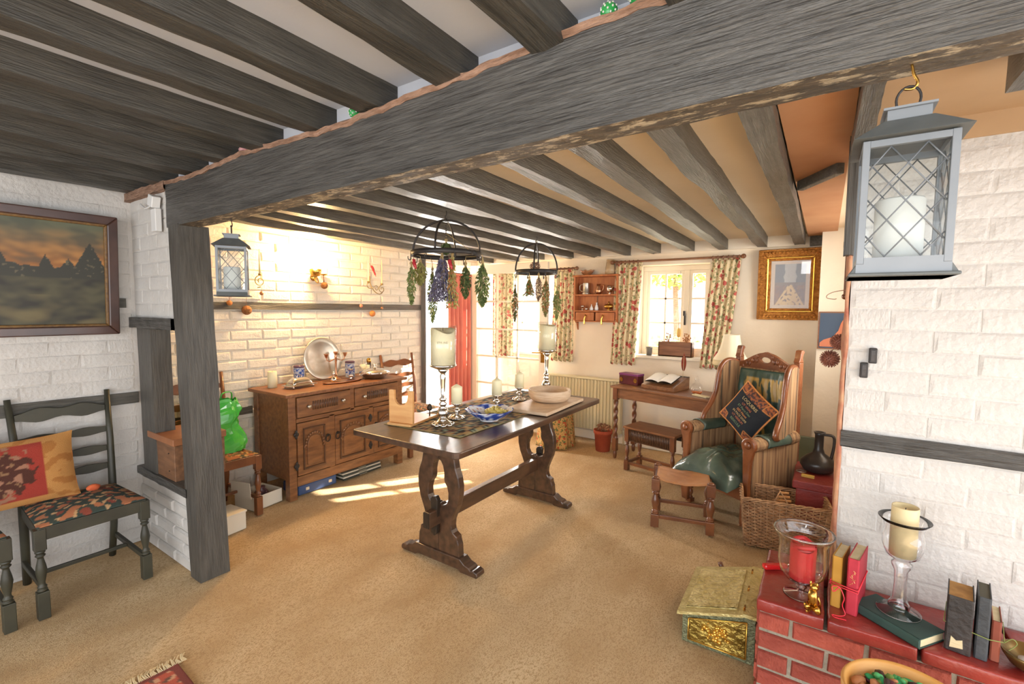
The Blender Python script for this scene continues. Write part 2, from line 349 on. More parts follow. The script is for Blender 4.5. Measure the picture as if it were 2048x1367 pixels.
# far left wall faces +x
bricks(wall_lf, whitew, (XL, YB, 0), (0, -1), YB-1.14, .02, 2.06, L=.236, H=.070, jt=.008, bev=.009, dep=.011, rz=rad(90), seed=2,
       skip=lambda u, z: (1.40 < z < 1.50) or (.03 < u < .985 and z < 2.0) or (z < .72 and 1.9 < YB-u < 2.95), dy=.35)
bricks(wall_ln, white, (XN, 1.05, 0), (0, -1), 2.0, .02, 2.08, L=.24, H=.073, jt=.004, bev=.010, dep=.0035, rz=rad(90), seed=3,
       skip=lambda u, z: .86 < z < .98 or 1.42 < z < 1.5, dy=.3)
bricks(wall_r, white, (.08, 2.175, 0), (1, 0), 1.0, .40, 2.0, L=.235, H=.072, jt=.004, bev=.010, dep=.0032, seed=4, skip=lambda u, z: .93 < z < 1.01, dy=.4)
def rail(parent, x0, x1, y0, y1, z0, z1, mat, z0b=None, z1b=None, ax=1):
    def f(u, v):
        a = v*4; k = int(min(a, 3.999)); t = a-k
        zz0, zz1 = z0+((z0b if z0b is not None else z0)-z0)*u, z1+((z1b if z1b is not None else z1)-z1)*u
        c = [(0, 0), (1, 0), (1, 1), (0, 1), (0, 0)]; p = (c[k][0]*(1-t)+c[k+1][0]*t, c[k][1]*(1-t)+c[k+1][1]*t)
        w = .004*nz(u*9, k*3+t, z0*7)
        if ax: return (x0+(x1-x0)*p[0]+w, y0+(y1-y0)*u, zz0+(zz1-zz0)*p[1]+w)
        return (x0+(x1-x0)*u, y0+(y1-y0)*p[0]+w, zz0+(zz1-zz0)*p[1]+w)
    return B().grid(f, 24, 12, False).out('rail', mat, parent)
rail(wall_lf, XL-.02, XL+.022, 1.14, 3.84, 1.425, 1.482, timber)
rail(wall_lf, XL-.02, XL+.028, 3.76, 3.84, .0, 2.0, timberz)
rail(wall_lf, XL-.02, XL+.016, 1.14, 1.9, .60, .66, timber)
rail(wall_ln, XN-.02, XN+.02, -1.6, 1.06, .90, .965, timber, .865, .93)
rail(wall_ln, XN-.02, XN+.02, -1.6, 1.02, 1.435, 1.49, timber)
rail(wall_r, .07, 1.6, 2.155, 2.19, .94, .998, timberx, .935, .985, 0)
rail(wall_r, .045, .085, 2.14, 2.20, 1.66, 2.3, timberz, ax=0)
rail(wall_back, XL+.2, .0, YB-.03, YB+.02, 2.02, 2.12, plaster, ax=0)
B().box(-.14, .07, YB-.06, YB-.0, 2.01, 2.12).out('board', timber, wall_back, bev=.004)
for n_, (x0, x1) in enumerate(((-3.8, -2.6), (-1.75, .0))): pass
struct('baseboard_back', B().box(-2.42, -.05, YB-.018, YB, 0, .1), white_gloss, bev=.004)

# partition between the rooms: low brick wall, sill, studs, upper panel
part = struct('wall_partition', B().box(XN, -2.775, 1.065, 1.15, 0, .43).box(XN, -2.885, 1.07, 1.15, 1.38, 2.07), white)
bricks(part, white, (-3.44, 1.065, 0), (1, 0), .65, .01, .42, L=.22, H=.062, jt=.010, bev=.009, dep=.012, seed=5, dy=.3)
bricks(part, white, (-3.44, 1.07, 0), (1, 0), .54, 1.39, 2.07, L=.235, H=.07, jt=.006, bev=.007, dep=.004, seed=6)
rail(part, XN, -2.775, 1.04, 1.16, .43, .475, timberx, ax=0)
rail(part, XN, -2.86, 1.035, 1.15, 1.32, 1.38, timberx, ax=0)
rail(part, XN, -2.89, 1.04, 1.15, 2.055, 2.10, bark, ax=0)
b = B(); b.grid(lambda u, v: (-3.36+.19*[0, 1, 1, 0, 0][int(v*4)]-.02*u+.006*nz(u*5, v*4), 1.05+.1*[0, 0, 1, 1, 0][int(v*4)], .475+.86*u), 14, 4, False).out('stud', timberz, part)

# ceilings and joists
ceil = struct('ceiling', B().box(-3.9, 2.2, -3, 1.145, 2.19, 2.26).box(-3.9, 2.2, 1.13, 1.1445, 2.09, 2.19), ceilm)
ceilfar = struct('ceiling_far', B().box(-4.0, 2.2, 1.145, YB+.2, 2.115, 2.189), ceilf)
B().box(-.155, .05, 1.15, YB-.02, 2.09, 2.118).out('board', tan, ceilfar); B().box(.11, 2.0, 1.15, 2.17, 2.105, 2.118).out('board', tan2, ceilfar)
def joist(parent, xa, xb, w, y0, y1, z0, z1, seed, mat=None):
    def f(u, v):
        c = [(0, 0), (0, 1), (1, 1), (1, 0), (0, 0)]; a = v*8; k = int(min(a/2, 3.999)); t = a/2-k
        p = (c[k][0]*(1-t)+c[k+1][0]*t, c[k][1]*(1-t)+c[k+1][1]*t)
        y = y0+(y1-y0)*u; x = xa+(xb-xa)*u
        wb = .009*nz(y*2.2, seed*3.1, p[0]*2)*(1-p[1]) + .004*nz(y*14, seed, p[0]+p[1]*2); s = .012*nz(y*1.1, seed*7)
        return (x+w*p[0]+s+wb, y, z0+(z1-z0)*p[1]+(wb*.8+.006*nz(y*3, seed*5, p[0]))*(1-p[1]))
    b = B().grid(f, 46, 8, False)
    k = [(0, 0), (1, 0), (1, 1), (0, 1)]
    for yy, xx in ((y0, xa), (y1, xb)): b.add([(xx+w*p, yy, z0+(z1-z0)*q) for p, q in k], [(0, 1, 2, 3)])
    return b.out('joist', mat or timber, parent)
for i, (xa, xb) in enumerate(((-3.37, -3.56), (-3.05, -3.19), (-2.77, -2.83), (-2.43, -2.46), (-2.13, -2.13), (-1.82, -1.79), (-1.48, -1.48), (-1.11, -1.16), (-.79, -.86), (-.51, -.535), (-.235, -.25))):
    joist(ceilfar, xa, xb, .078, 1.12, YB-.004, 2.022, 2.12, i+1)
joist(ceilfar, .055, .05, .05, 1.12, 2.16, 2.02, 2.12, 30)
joist(ceilfar, .36, .355, .07, 1.12, 1.72, 2.01, 2.12, 31)
B().cb((-.055, 2.62, 2.075), (.30, .035, .06), RZ(rad(-58))).out('brace', timber, ceilfar, bev=.004)
for i, x in enumerate((-3.40, -3.02, -2.68, -2.34, -2.005, -1.65, -1.32, -.97, -.65, -.31, .05)):
    joist(ceil, x-.02 if i > 3 else x-.05*0, x, .085, -3, 1.14, 2.098, 2.2, i+50, timbern)

# main beam and its posts
def beamf(u, v):
    x = -2.90+5.08*u; c = [(0, 0), (1, 0), (1, 1), (0, 1), (0, 0)]; a = v*24; k = int(min(a/6, 3.999)); t = a/6-k
    p = (c[k][0]*(1-t)+c[k+1][0]*t, c[k][1]*(1-t)+c[k+1][1]*t)
    zb = 1.862+.008*(x+2.6) if x < 0 else 1.883+.004*x; zt = 2.085+.018*nz(x*1.7, 3)+.012*nz(x*6, 9)
    zt += .03*max(0, min(1, (x+.9)/.4))
    wy = .004*nz(x*3, p[1]*4, 5)
    return (x, 1.05+.095*p[0]+wy, zb+(zt-zb)*p[1]+.0035*nz(x*8, p[0]*3, 1))
b = B(); b.grid(beamf, 220, 24, False)
b.m = [1 if (i % 24) < 6 else 0 for i in range(len(b.f))]
beam = b.out('oak_beam', [timberx, worn], label='massive black timber beam crossing the whole room under the near joists', cat='beam')
b = B(); b.grid(lambda u, v: (-3.40+5.4*u, 1.044+.055*v+.004*nz(u*60, 3), 2.088+.03*max(0, min(1, (-2.5+5.4*u)/.4))+.018*nz((-3.40+5.4*u)*1.7, 3)+.010*nz(u*90, v*2)+.012*(1-abs(2*v-1))), 200, 3, False)
b.out('ragged_edge', bark, beam, solid=.018)
def postf(u, v):
    c = [(0, 0), (1, 0), (1, 1), (0, 1), (0, 0)]; k = int(min(v*4, 3.999)); p = c[k] if v < 1 else c[4]
    x0 = -2.765-.105*u; w = .115
    return (x0+w*p[0]+.007*nz(u*5, k, 2), 1.045+.145*p[1]+.005*nz(u*6, k+9), 1.868*u)
B().grid(postf, 30, 4, False).out('timber_post', timberz, label='thick dark timber post carrying the left end of the big beam', cat='post')
t = thing('junction_box', 'small white plastic box with a cable at the top of the post', 'box', (-3.0, 1.055, 1.93))
B().box(-.03, .03, -.03, .0, -.085, .035).out('cover', M('white_plastic', '#d6d5d2', rough=.4), t, bev=.004)
B().cb((-.005, -.02, .075), (.06, .04, .06), RY(.35)).out('lid', MC['white_plastic'], t, bev=.004)
B().tube(spline([(-.22, -.01, .085), (-.12, -.02, .05), (-.03, -.02, .06)]), .005).out('cable', MC['white_plastic'], t)

# windows ---------------------------------------------------------------
def window(name, W, cols, rows, mull):
    x0, x1, z0, z1 = W; y = YB+.17; fr = B()
    fr.box(x0, x1, y, y+.06, z0, z0+.05).box(x0, x1, y, y+.06, z1-.05, z1).box(x0, x0+.045, y, y+.06, z0+.05, z1-.05).box(x1-.045, x1, y, y+.06, z0+.05, z1-.05)
    o = struct(name, fr, white_gloss, bev=.004)
    ms = [x0+.045]+mull+[x1-.045]
    for m in mull: B().box(m-.025, m+.025, y-.005, y+.06, z0+.05, z1-.05).out('mullion', white_gloss, o, bev=.004)
    for i in range(len(ms)-1):
        a = ms[i]+(.025 if i else 0); c = ms[i+1]-(.025 if i < len(ms)-2 else 0); za, zc = z0+.05, z1-.05
        s = B(); s.box(a, c, y+.01, y+.045, za, za+.035).box(a, c, y+.01, y+.045, zc-.035, zc).box(a, a+.03, y+.01, y+.045, za+.035, zc-.035).box(c-.03, c, y+.01, y+.045, za+.035, zc-.035)
        s = s.out('casement', white_gloss, o, bev=.003); a += .03; c -= .03; za += .035; zc -= .035; n = cols[i]
        for k in range(1, n): B().box(a+(c-a)*k/n-.009, a+(c-a)*k/n+.009, y+.015, y+.04, za, zc).out('glazing_bar', white_gloss, s)
        for k in range(1, rows): B().box(a, c, y+.015, y+.04, za+(zc-za)*k/rows-.009, za+(zc-za)*k/rows+.009).out('glazing_bar', white_gloss, s)
        for p in range(n):
            for q in range(rows): B().box(a+(c-a)*p/n, a+(c-a)*(p+1)/n, y+.026, y+.028, za+(zc-za)*q/rows, za+(zc-za)*(q+1)/rows).out('pane', pane, s)
    B().box(x0-.03, x1+.03, YB-.035, YB-.001, z0-.028, z0+.003).box(x0+.001, x1-.001, YB-.001, y-.002, z0-.01, z0+.003).out('window_sill', white_gloss, o, bev=.006)
    return o
w1 = window('window_1', W1, [2, 1], 3, [-1.19]); w2 = window('window_2', W2, [2, 2], 3, [-2.94])
B().box(-1.20, -1.185, YB+.13, YB+.16, 1.30, 1.42).cb((-1.193, YB+.12, 1.42), (.02, .03, .05)).out('window_catch', iron, w1, bev=.003)
# glazed door standing open in front of window 2
x0, x1, y0 = -3.71, -2.60, 4.58
b = B().box(x0, x0+.10, y0, y0+.04, .02, 1.98).box(x1-.10, x1, y0, y0+.04, .02, 1.98).box(x0+.1, x1-.1, y0, y0+.04, 1.87, 1.98).box(x0+.1, x1-.1, y0, y0+.04, .02, .20)
d1 = struct('door_1', b, white_gloss, bev=.004)
a, c, za, zc = x0+.1, x1-.1, .20, 1.87
for k in (1, 2): B().box(a+(c-a)*k/3-.011, a+(c-a)*k/3+.011, y0+.006, y0+.034, za, zc).out('glazing_bar', white_gloss, d1, bev=.003)
for k in range(1, 5): B().box(a, c, y0+.006, y0+.034, za+(zc-za)*k/5-.011, za+(zc-za)*k/5+.011).out('glazing_bar', white_gloss, d1, bev=.003)
for p in range(3):
    for q in range(5): B().box(a+(c-a)*p/3, a+(c-a)*(p+1)/3, y0+.018, y0+.021, za+(zc-za)*q/5, za+(zc-za)*(q+1)/5).out('pane', pane, d1)
B().box(x1-.075, x1-.025, y0-.006, y0, .84, 1.0).tube([(x1-.05, y0-.005, .96), (x1-.05, y0-.05, .96), (x1-.16, y0-.055, .955)], .008).out('door_handle', brass, d1, bev=.002)
# the opening to the garden and a second, closed half
b = B().box(XL-.12, XL-.06, 3.84, 3.90, 0, 1.91).box(XL-.12, XL-.06, 4.68, 4.74, 0, 1.91).box(XL-.12, XL-.06, 3.84, 4.74, 1.91, 1.97)
struct('door_2', b, white_gloss, bev=.004)
# garden beyond the glass
def leaves(b, c, r, n, s, q, flat=.6):
    for _ in range(n):
        d = Vector((q.gauss(0, 1), q.gauss(0, 1), q.gauss(0, 1))).normalized()*(q.random()**.4)
        p = Vector(c)+Vector((d.x*r[0], d.y*r[1], d.z*r[2])); a = Vector((q.gauss(0, 1), q.gauss(0, 1), q.gauss(0, 1))).normalized()*s; e = a.orthogonal().normalized()*s*flat
        b.add([p-a, p+e, p+a, p-e], [(0, 1, 2, 3)])
leafm = M('bright_leaf', '#7f9a3c', '#b8c96a', sc=3, rough=.6); leafd = M('garden_leaf', '#76855a', '#a3ad86', sc=3, rough=.6)
t = thing('garden_tree', 'light green leafy tree beyond the upper panes of the window over the desk', 'tree', (-2.35, 9.0, -.12))
B().tube([(0, 0, 0), (.05, 0, 1.2), (-.05, 0, 2.6)], [.09, .07, .04]).out('trunk', bark, t)
b = B(); leaves(b, (0, 0, 2.5), (.75, .8, .55), 1500, .055, R); b.out('crown', leafm, t)
t = thing('garden_shrub', 'low pale shrub outside the window over the desk', 'shrub', (-1.9, 7.4, -.12))
B().tube([(0, 0, 0), (.05, 0, .6)], [.03, .02]).out('stem', bark, t)
b = B(); leaves(b, (0, 0, .75), (.7, .5, .45), 900, .05, R); b.out('foliage', leafd, t)
# ------------------------------------------------------------------ furniture
def turned(b, x, y, z0, z1, r, blocks=(.12, .12), s=None, n=12):
    """square blocks top and bottom, a vase turning between"""
    s = s or r; a, c = z0+blocks[0], z1-blocks[1]; h = c-a
    b.box(x-s, x+s, y-s, y+s, z0, a).box(x-s, x+s, y-s, y+s, c, z1)
    pr = [(.8, 0), (.95, .04), (.6, .07), (.9, .11), (.62, .15), (.55, .2), (.8, .35), (1.0, .5), (.85, .62), (.55, .78), (.5, .82), (.95, .87), (.6, .91), (.95, .95), (.8, 1)]
    b.lathe([(r*p, a+h*q) for p, q in pr], (x, y, 0), n)
# trestle table
tb = thing('trestle_table', 'long dark oak trestle table with keyhole cut-outs in its end panels', 'table', (-1.775, 2.455, 0))
X0, X1, Y0, Y1 = -.385, .385, -.835, .835
ol = arc(X1-.03, Y0+.03, .03, -90, 0, 4)+arc(X1-.03, Y1-.03, .03, 0, 90, 4)+arc(X0+.03, Y1-.03, .03, 90, 180, 4)+arc(X0+.03, Y0+.03, .03, 180, 270, 4)
B().prism(ol, .742, .775, 'z').out('table_top', oakd, tb, bev=.006)
outer = [(.150, .742), (.135, .70), (.122, .66), (.118, .62), (.128, .57), (.148, .52), (.157, .47), (.155, .42), (.140, .36), (.118, .31), (.102, .27), (.098, .235), (.102, .215), (.112, .20), (.138, .185), (.140, .165), (.150, .14), (.156, .06)]
inner = [(0, .345), (.012, .352), (.035, .342), (.060, .352), (.074, .38), (.076, .42), (.066, .455), (.048, .48), (.044, .50), (.045, .53), (.036, .57), (.020, .595), (0, .603)]
for y in (-.525, .545):
    b = B()
    for sx in (1, -1):
        pl = [(sx*p, q) for p, q in [(0, .742)]+outer+[(0, .06)]+inner]
        b.prism(pl if sx > 0 else pl[::-1], y-.023, y+.023)
    b.out('end_panel', oakd, tb, bev=.005)
    ft = [(-.285, 0), (-.17, 0), (-.16, .012), (.16, .012), (.17, 0), (.285, 0), (.292, .012), (.285, .03), (.262, .036), (.245, .032), (.232, .045), (.20, .052), (.17, .075), (-.17, .075), (-.20, .052), (-.232, .045), (-.245, .032), (-.262, .036), (-.285, .03), (-.292, .012)]
    B().prism(ft, y-.035, y+.035).out('foot', oakd, tb, bev=.005)
    B().box(-.06, .03, y-.03, y+.03, .716, .741).out('top_cleat', oakdd, tb, bev=.003)
B().box(-.022, .022, -.64, .65, .235, .325).out('stretcher', oakd, tb, bev=.004)
B().box(-.021, .021, -.645, -.6405, .237, .323).out('tenon_end', oakdd, tb)
for y in (-.568, .588): B().prism([(-.020, .185), (.0, .170), (.018, .185), (.026, .38), (.012, .40), (-.014, .395), (-.026, .38)], y-.014, y+.014).out('wedge', oakdd, tb, bev=.003)

# table runner
def rc(u, v):
    a = nz(u*26, v*50, 1); k = nz(u*60, v*100, 5)
    e = min(u, 1-u)*1.4; e2 = min(v, 1-v)*.5
    if e2 < .012 or e < .02: return lin('#8d7f55')
    if a > .12: return lin('#a98a5b')
    if a > .05: return lin('#7b3f2a')
    if k > .25: return lin('#8b9a84')
    return lin('#2a2622')
def rf(u, v):
    x = -2.10+.55*v+.05*(u)*0; y = 1.80+1.42*u+.03*v*(1-u); z = .7765+.002*abs(nz(u*12, v*8))
    if v > .9: z += max(0, .018*math.sin((v-.9)*31))*max(0, 1-abs(u-.13)*7)
    return (x+.02*nz(u*5, 2)*(v-.5), y, z)
b = B().grid(rf, 110, 40, True, rc); b.out('table_runner', vmc, label='dark woven runner with tan and rust pattern laid along the table', cat='table runner', solid=.0018)

# bottle stand
t = thing('bottle_stand', 'small pale pine stand with a U-shaped notch, on the near end of the table', 'stand', (-2.00, 1.90, .779), rad(12))
B().box(-.085, .075, -.09, .20, 0, .014).out('base', pine, t, bev=.002)
B().prism([(-.085, .014), (.075, .014), (.075, .20), (.042, .20), (.042, .165)]+arc(-.005, .16, .045, 0, -180, 10)[1:]+[(-.05, .20), (-.085, .20)], -.07, -.052).out('notched_panel', pine, t, bev=.002)
B().lathe([(.004, 0), (.004, .03), (.014, .035), (.018, .05), (.01, .07), (.003, .075)], (.05, .15, .014), 10).out('stopper', oakdd, t)

# candle stands
def pillar(name, label, x, y, z, r, h, mat, flame=False, dip=.0, group=None):
    b = B(); n = 28; prof = [(r, 0), (r, h*.98), (r*.96, h), (r*.8, h*.985), (r*.3, h*.95), (0, h*.945)]
    b.lathe(prof, n=n)
    if dip: b.v = [(p[0], p[1], p[2]-(dip*max(0, math.sin(math.atan2(p[1], p[0])*1+1.9))**2*(p[2] > h*.9))) for p in b.v]
    o = thing(name, label, 'candle', (x, y, z)); b.out('wax_body', mat, o)
    B().tube([(0, 0, h*.92), (.001, 0, h+.008)], .0014, 5).out('wick', iron, o); return o
def point(name, label, x, y, z, r, h):
    o = thing(name, label, 'candle', (x, y, z)); B().lathe([(r, 0), (r, h*.82), (r*.97, h*.85), (.004, h), (0, h)], n=24).out('wax_body', wax, o)
    B().tube([(0, 0, h), (.001, 0, h+.01)], .0013, 5).out('wick', iron, o); return o
def tall_stand(label, x, y, tl=None, hh=.345):
    t = thing('candle_stand', label, 'candle stand', (x, y, .779)); 
    b = B()
    for k in range(8):
        a = k*math.pi/4; b.ball((.05*math.cos(a), .05*math.sin(a), .012), (.018, .018, .011), 8, 5)
    b.lathe([(.052, .008), (.05, .02), (.035, .03), (.02, .045)], n=20); b.out('scrolled_base', silver, t)
    B().lathe([(.018, .04), (.030, .06), (.036, .08), (.028, .10), (.014, .115), (.02, .12), (.024, .13), (.013, .14), (.02, .15), (.022, .158), (.011, .17), (.013, .22), (.016, .27), (.018, .29), (.012, .30), (.026, .315), (.03, .325)], n=22).out('stem', silver, t)
    B().lathe([(.028, .322), (.05, .332), (.072, .342), (.077, .35), (.07, .354), (0, .35)], n=30).out('cup', silver, t)
    B().lathe([(.0735, .354), (.0735, .572)], n=32, close=True).out('glass_shade', glass, t, solid=.002); return t
s1 = tall_stand('tall silver candle stand with glass shade at the near end of the table', -1.785, 1.96)
c1 = pillar('pillar_candle', 'wide cream pillar candle with faint lettering in the nearest glass shade', -1.785, 1.96, 1.134, .068, .205, wax, dip=.03)
ang = rad(-48)
for i, ch in enumerate('STYLING'):
    a = ang-.42+i*.125; text(ch, .017, M('faint_print', '#8f8358'), 'letter', c1, Matrix.Translation((.0685*math.cos(a), .0685*math.sin(a), .12)) @ RZ(a+math.pi/2) @ RX(math.pi/2))
s2 = tall_stand('tall silver candle stand with glass shade at the far end of the table', -1.815, 3.20)
pillar('pillar_candle', 'wide cream pillar candle inside the far glass shade by the radiator', -1.815, 3.20, 1.134, .066, .195, wax, dip=.012)
def short_stand(label, x, y):
    t = thing('candle_holder', label, 'candle holder', (x, y, .779))
    b = B().lathe([(.05, 0), (.052, .006), (.04, .012), (.018, .022), (.013, .035), (.022, .045), (.024, .052), (.013, .06), (.012, .075), (.03, .088), (.036, .094), (.0, .092)], n=22)
    for k in range(6): a = k*math.pi/3; b.ball((.044*math.cos(a), .044*math.sin(a), .007), (.014, .014, .008), 8, 5)
    b.out('turned_stem', silver, t); return t
for i, (x, y, h, la, lb) in enumerate(((-1.845, 2.15, .118, 'short silver candle holder beside the tall stand, nearest of the short ones', 'cream pointed candle just right of the nearest tall candle stand'),
        (-1.81, 2.52, .115, 'short silver candle holder behind the blue and white bowl', 'cream pointed candle standing behind the bowl of grapes'),
        (-1.85, 2.86, .118, 'short silver candle holder nearest the wooden bowl', 'cream pointed candle just left of the wooden bowl'))):
    short_stand(la, x, y); point('pointed_candle', lb, x, y, .872, .034, h)

# china bowl with grapes
t = thing('china_bowl', 'blue and white china bowl with wavy rim on the table runner', 'bowl', (-1.66, 2.235, .779))
def bwf(u, v):
    a = 2*math.pi*u; rr = [.055, .06, .075, .105, .132, .142][min(5, int(v*5))]; k = v*5-int(v*5)
    pr = [(.055, 0), (.058, .008), (.085, .022), (.118, .045), (.138, .062), (.143, .066), (.143, .066)]
    i = min(5, int(v*6)); k = v*6-i; r = pr[i][0]*(1-k)+pr[i+1][0]*k; z = pr[i][1]*(1-k)+pr[i+1][1]*k
    r *= 1+.03*v*math.cos(8*a); return (r*math.cos(a), r*math.sin(a), z+.004*v*math.cos(8*a))
def bwc(u, v):
    if v > .93: return lin('#5b6fb0')
    n = nz(math.cos(u*6.283)*3.2, math.sin(u*6.283)*3.2, v*3); 
    if n > .16 and v > .25: return lin('#2f4a9e')
    if n > .05 and v > .3: return lin('#8094cf')
    if nz(math.cos(u*6.283)*6, math.sin(u*6.283)*6, v*6+4) > .38: return lin('#b06a4a')
    return lin('#dfe2ea')
b = B().grid(bwf, 72, 24, True, bwc); b.out('bowl_body', bluech, t, solid=.004)
B().lathe([(.05, -.0), (.052, .004), (0, .005)], n=24).out('foot_ring', M('white_china', '#e2e2e2', rough=.2), t)
t = thing('grape_bunch', 'bunch of yellow-green grapes lying in the china bowl', 'grapes', (-1.635, 2.27, .80))
grm = M('green_grape', '#b5a648', '#cbb866', sc=20, rough=.25, coat=.3); gm = B().ball((0, 0, 0), .0125, 10, 7).mesh('grape', grm)
for i in range(34):
    o = bpy.data.objects.new('grape', gm); COL.objects.link(o); o.parent = t; a = R.uniform(0, 6.28); r = .075*math.sqrt(R.random())
    o.location = (r*math.cos(a), r*math.sin(a)*.8, .022+.035*(1-(r/.075)**2)*R.uniform(.4, 1))
B().tube([(0, 0, .05), (.02, -.01, .06), (.05, -.01, .055)], .002, 5).out('stalk', bark, t)
# board and wooden bowl
t = thing('chopping_board', 'thick pale wooden board under the wooden bowl', 'board', (-1.585, 2.80, .779), rad(3))
B().box(-.155, .155, -.30, .30, 0, .022).out('board_body', ash, t, bev=.006)
t = thing('wooden_bowl', 'shallow turned wooden bowl standing on the board', 'bowl', (-1.60, 2.87, .802))
B().lathe([(.09, 0), (.125, .008), (.148, .035), (.152, .07), (.149, .084), (.143, .084), (.138, .06), (.12, .02), (.0, .012)], n=44).out('bowl_body', ash, t)

# sideboard --------------------------------------------------------------
sb = thing('sideboard', 'carved brown oak sideboard with two drawers over three arched doors', 'sideboard', (-3.48, 2.44, 0))
fx, L2 = .245, .555            # front face x, half length in y
b = B().box(-.24, fx-.02, -L2+.01, L2-.01, .15, .785)
b.out('carcass', oakm, sb, bev=.003)
B().box(-.255, fx+.035, -L2-.035, L2+.035, .785, .812).out('top', oakl, sb, bev=.006)
for x in (-.21, fx-.03):
    for y in (-L2+.03, L2-.03): B().box(x-.03, x+.03, y-.03, y+.03, 0, .785).out('corner_post', oakm, sb, bev=.003)
B().box(fx-.03, fx+.005, -L2+.06, L2-.06, .10, .175).out('bottom_rail', oakm, sb, bev=.003)
for y in (-L2+.085, ): pass
for y in (-.193, .193): B().box(fx-.03, fx+.004, y-.025, y+.025, .175, .60).out('stile', oakm, sb, bev=.003)
B().box(fx-.03, fx+.004, -L2+.06, L2-.06, .585, .615).out('middle_rail', oakm, sb, bev=.003)
B().box(fx-.03, fx+.004, -.02, .02, .60, .785).out('stile', oakm, sb, bev=.003)
for k, (ya, yb) in enumerate(((-L2+.065, -.022), (.022, L2-.065))):
    d = B().box(fx-.02, fx+.014, ya, yb, .625, .775).out('drawer', oakm, sb, bev=.006); c = (ya+yb)/2
    bb = B()
    for i in range(11): yy = c+(i-5)*.021; bb.lathe([(.0085, 0), (.0085, .06)], (fx+.012, yy, .667), 8); bb.ball((fx+.012, yy, .727), .0088, 8, 5)
    bb.out('fluting', oakc, d)
    for yy in (c-.15, c+.15): B().lathe([(.010, 0), (.008, .01), (.016, .02), (.014, .03), (0, .034)], (fx+.012, yy, .70), 12, rot=RY(math.pi/2)).out('knob', pewter, d)
for k, (ya, yb) in enumerate(((-L2+.065, -.218), (-.168, .168), (.218, L2-.065))):
    d = B().box(fx-.02, fx+.008, ya, yb, .18, .58).out('door', oakm, sb, bev=.004); c = (ya+yb)/2; hw = (yb-ya)/2-.055
    bb = B().box(fx+.002, fx+.016, c-hw-.012, c-hw, .225, .535).box(fx+.002, fx+.016, c+hw, c+hw+.012, .225, .535).box(fx+.002, fx+.016, c-hw-.012, c+hw+.012, .525, .537).box(fx+.002, fx+.018, c-hw-.012, c+hw+.012, .218, .232)
    bb.out('panel_moulding', oakc, d, bev=.002)
    pl = [(c-hw+.018, .25), (c+hw-.018, .25), (c+hw-.018, .40)]+arc(c, .40, hw-.018, 0, 180, 12, .075)[1:]
    B().prism(pl, fx+.004, fx+.017, 'x').out('arched_panel', oakm, d, bev=.006)
    bb = B()
    for a in range(13): th = rad(a*15); bb.ball((fx+.016, c+(hw-.006)*math.cos(th), .405+.088*math.sin(th)), (.006, .010, .010), 7, 5)
    for s_ in (-1, 1): bb.tube(spline([(fx+.014, c+s_*(hw-.01), .41), (fx+.016, c+s_*(hw+.004), .39), (fx+.014, c+s_*(hw-.012), .375)]), .006, 6)
    bb.out('arch_carving', oakm, d)
    hy = (yb-.02 if k == 0 else ya+.02) if k != 2 else ya+.02
    B().lathe([(.012, 0), (.009, .008), (0, .01)], (fx+.008, hy, .44), 10, rot=RY(math.pi/2)).tube([(fx+.016+.004*math.cos(g), hy+.02*math.sin(g), .42+.03*math.cos(g)) for g in [rad(q*30) for q in range(12)]], .004, 6, True).out('ring_handle', iron, d)
    for zz in (.26, .50):
        yy = ya-.012 if k == 0 else yb+.012
        B().ball((fx+.01, yy, zz), (.006, .022, .020), 8, 6).ball((fx+.012, yy, zz+.02), (.006, .01, .015), 8, 5).ball((fx+.012, yy, zz-.02), (.006, .01, .015), 8, 5).out('hinge', iron, d)
ZS = .8135
def sbp(x, y, z=0): return (x, y, ZS+z)
t = thing('pillar_candle', 'plain cream candle at the left end of the sideboard', 'candle', sbp(-3.60, 1.975)); B().lathe([(.034, 0), (.034, .125), (.031, .128), (0, .12)], n=20).out('wax_body', wax, t); B().tube([(0, 0, .115), (0, 0, .133)], .0014, 5).out('wick', iron, t)
t = thing('butter_dish', 'silver lidded rectangular dish on a footed tray, left on the sideboard', 'dish', sbp(-3.45, 2.11), rad(6))
B().box(-.065, .065, -.115, .115, .018, .024).out('tray', silver, t, bev=.004)
for x in (-.05, .05):
    for y in (-.09, .09): B().ball((x, y, .01), (.008, .008, .010), 8, 5).out('foot', silver, t)
B().grid(lambda u, v: ((.05*math.cos(math.pi*v)), (u-.5)*.18, .024+.055*math.sin(math.pi*v)**.7*(1-abs(2*u-1)**8)), 14, 14).out('lid', silver, t, solid=.002)
B().tube(spline([(0, -.02, .078), (0, -.015, .095), (0, .015, .095), (0, .02, .078)]), .0025, 6).out('lid_handle', silver, t)
def canister(x, y, label):
    t = thing('canister', label, 'canister', sbp(x, y))
    cc = lambda u, v: lin('#5a3c52') if v > .93 else (lin('#2f4f9c') if (nz(u*14, v*7) > .05 and .15 < v < .9) else lin('#a9b3c4'))
    B().grid(lambda u, v: (.042*math.cos(6.2832*u), .042*math.sin(6.2832*u), .135*v), 40, 26, True, cc).out('body', bluech, t)
    B().lathe([(.043, .13), (.044, .14), (.038, .147), (0, .147)], n=24).out('lid', M('purple_tin', '#53364c', rough=.3), t)
canister(-3.655, 2.235, 'blue and white patterned canister left of the big round plate'); canister(-3.60, 2.70, 'blue and white patterned canister right of the candelabra')
t = thing('pewter_plate', 'large round pewter plate leaning on the brick wall', 'plate', (-3.66, 2.46, ZS+.184), rot=(0, rad(80), 0))
B().lathe([(0, .004), (.12, .004), (.13, .010), (.168, .014), (.174, .012), (.168, .006), (.13, .0), (0, -.003)], n=56).out('plate_body', pewter, t); t.scale = (1.07, 1.07, 1.07)
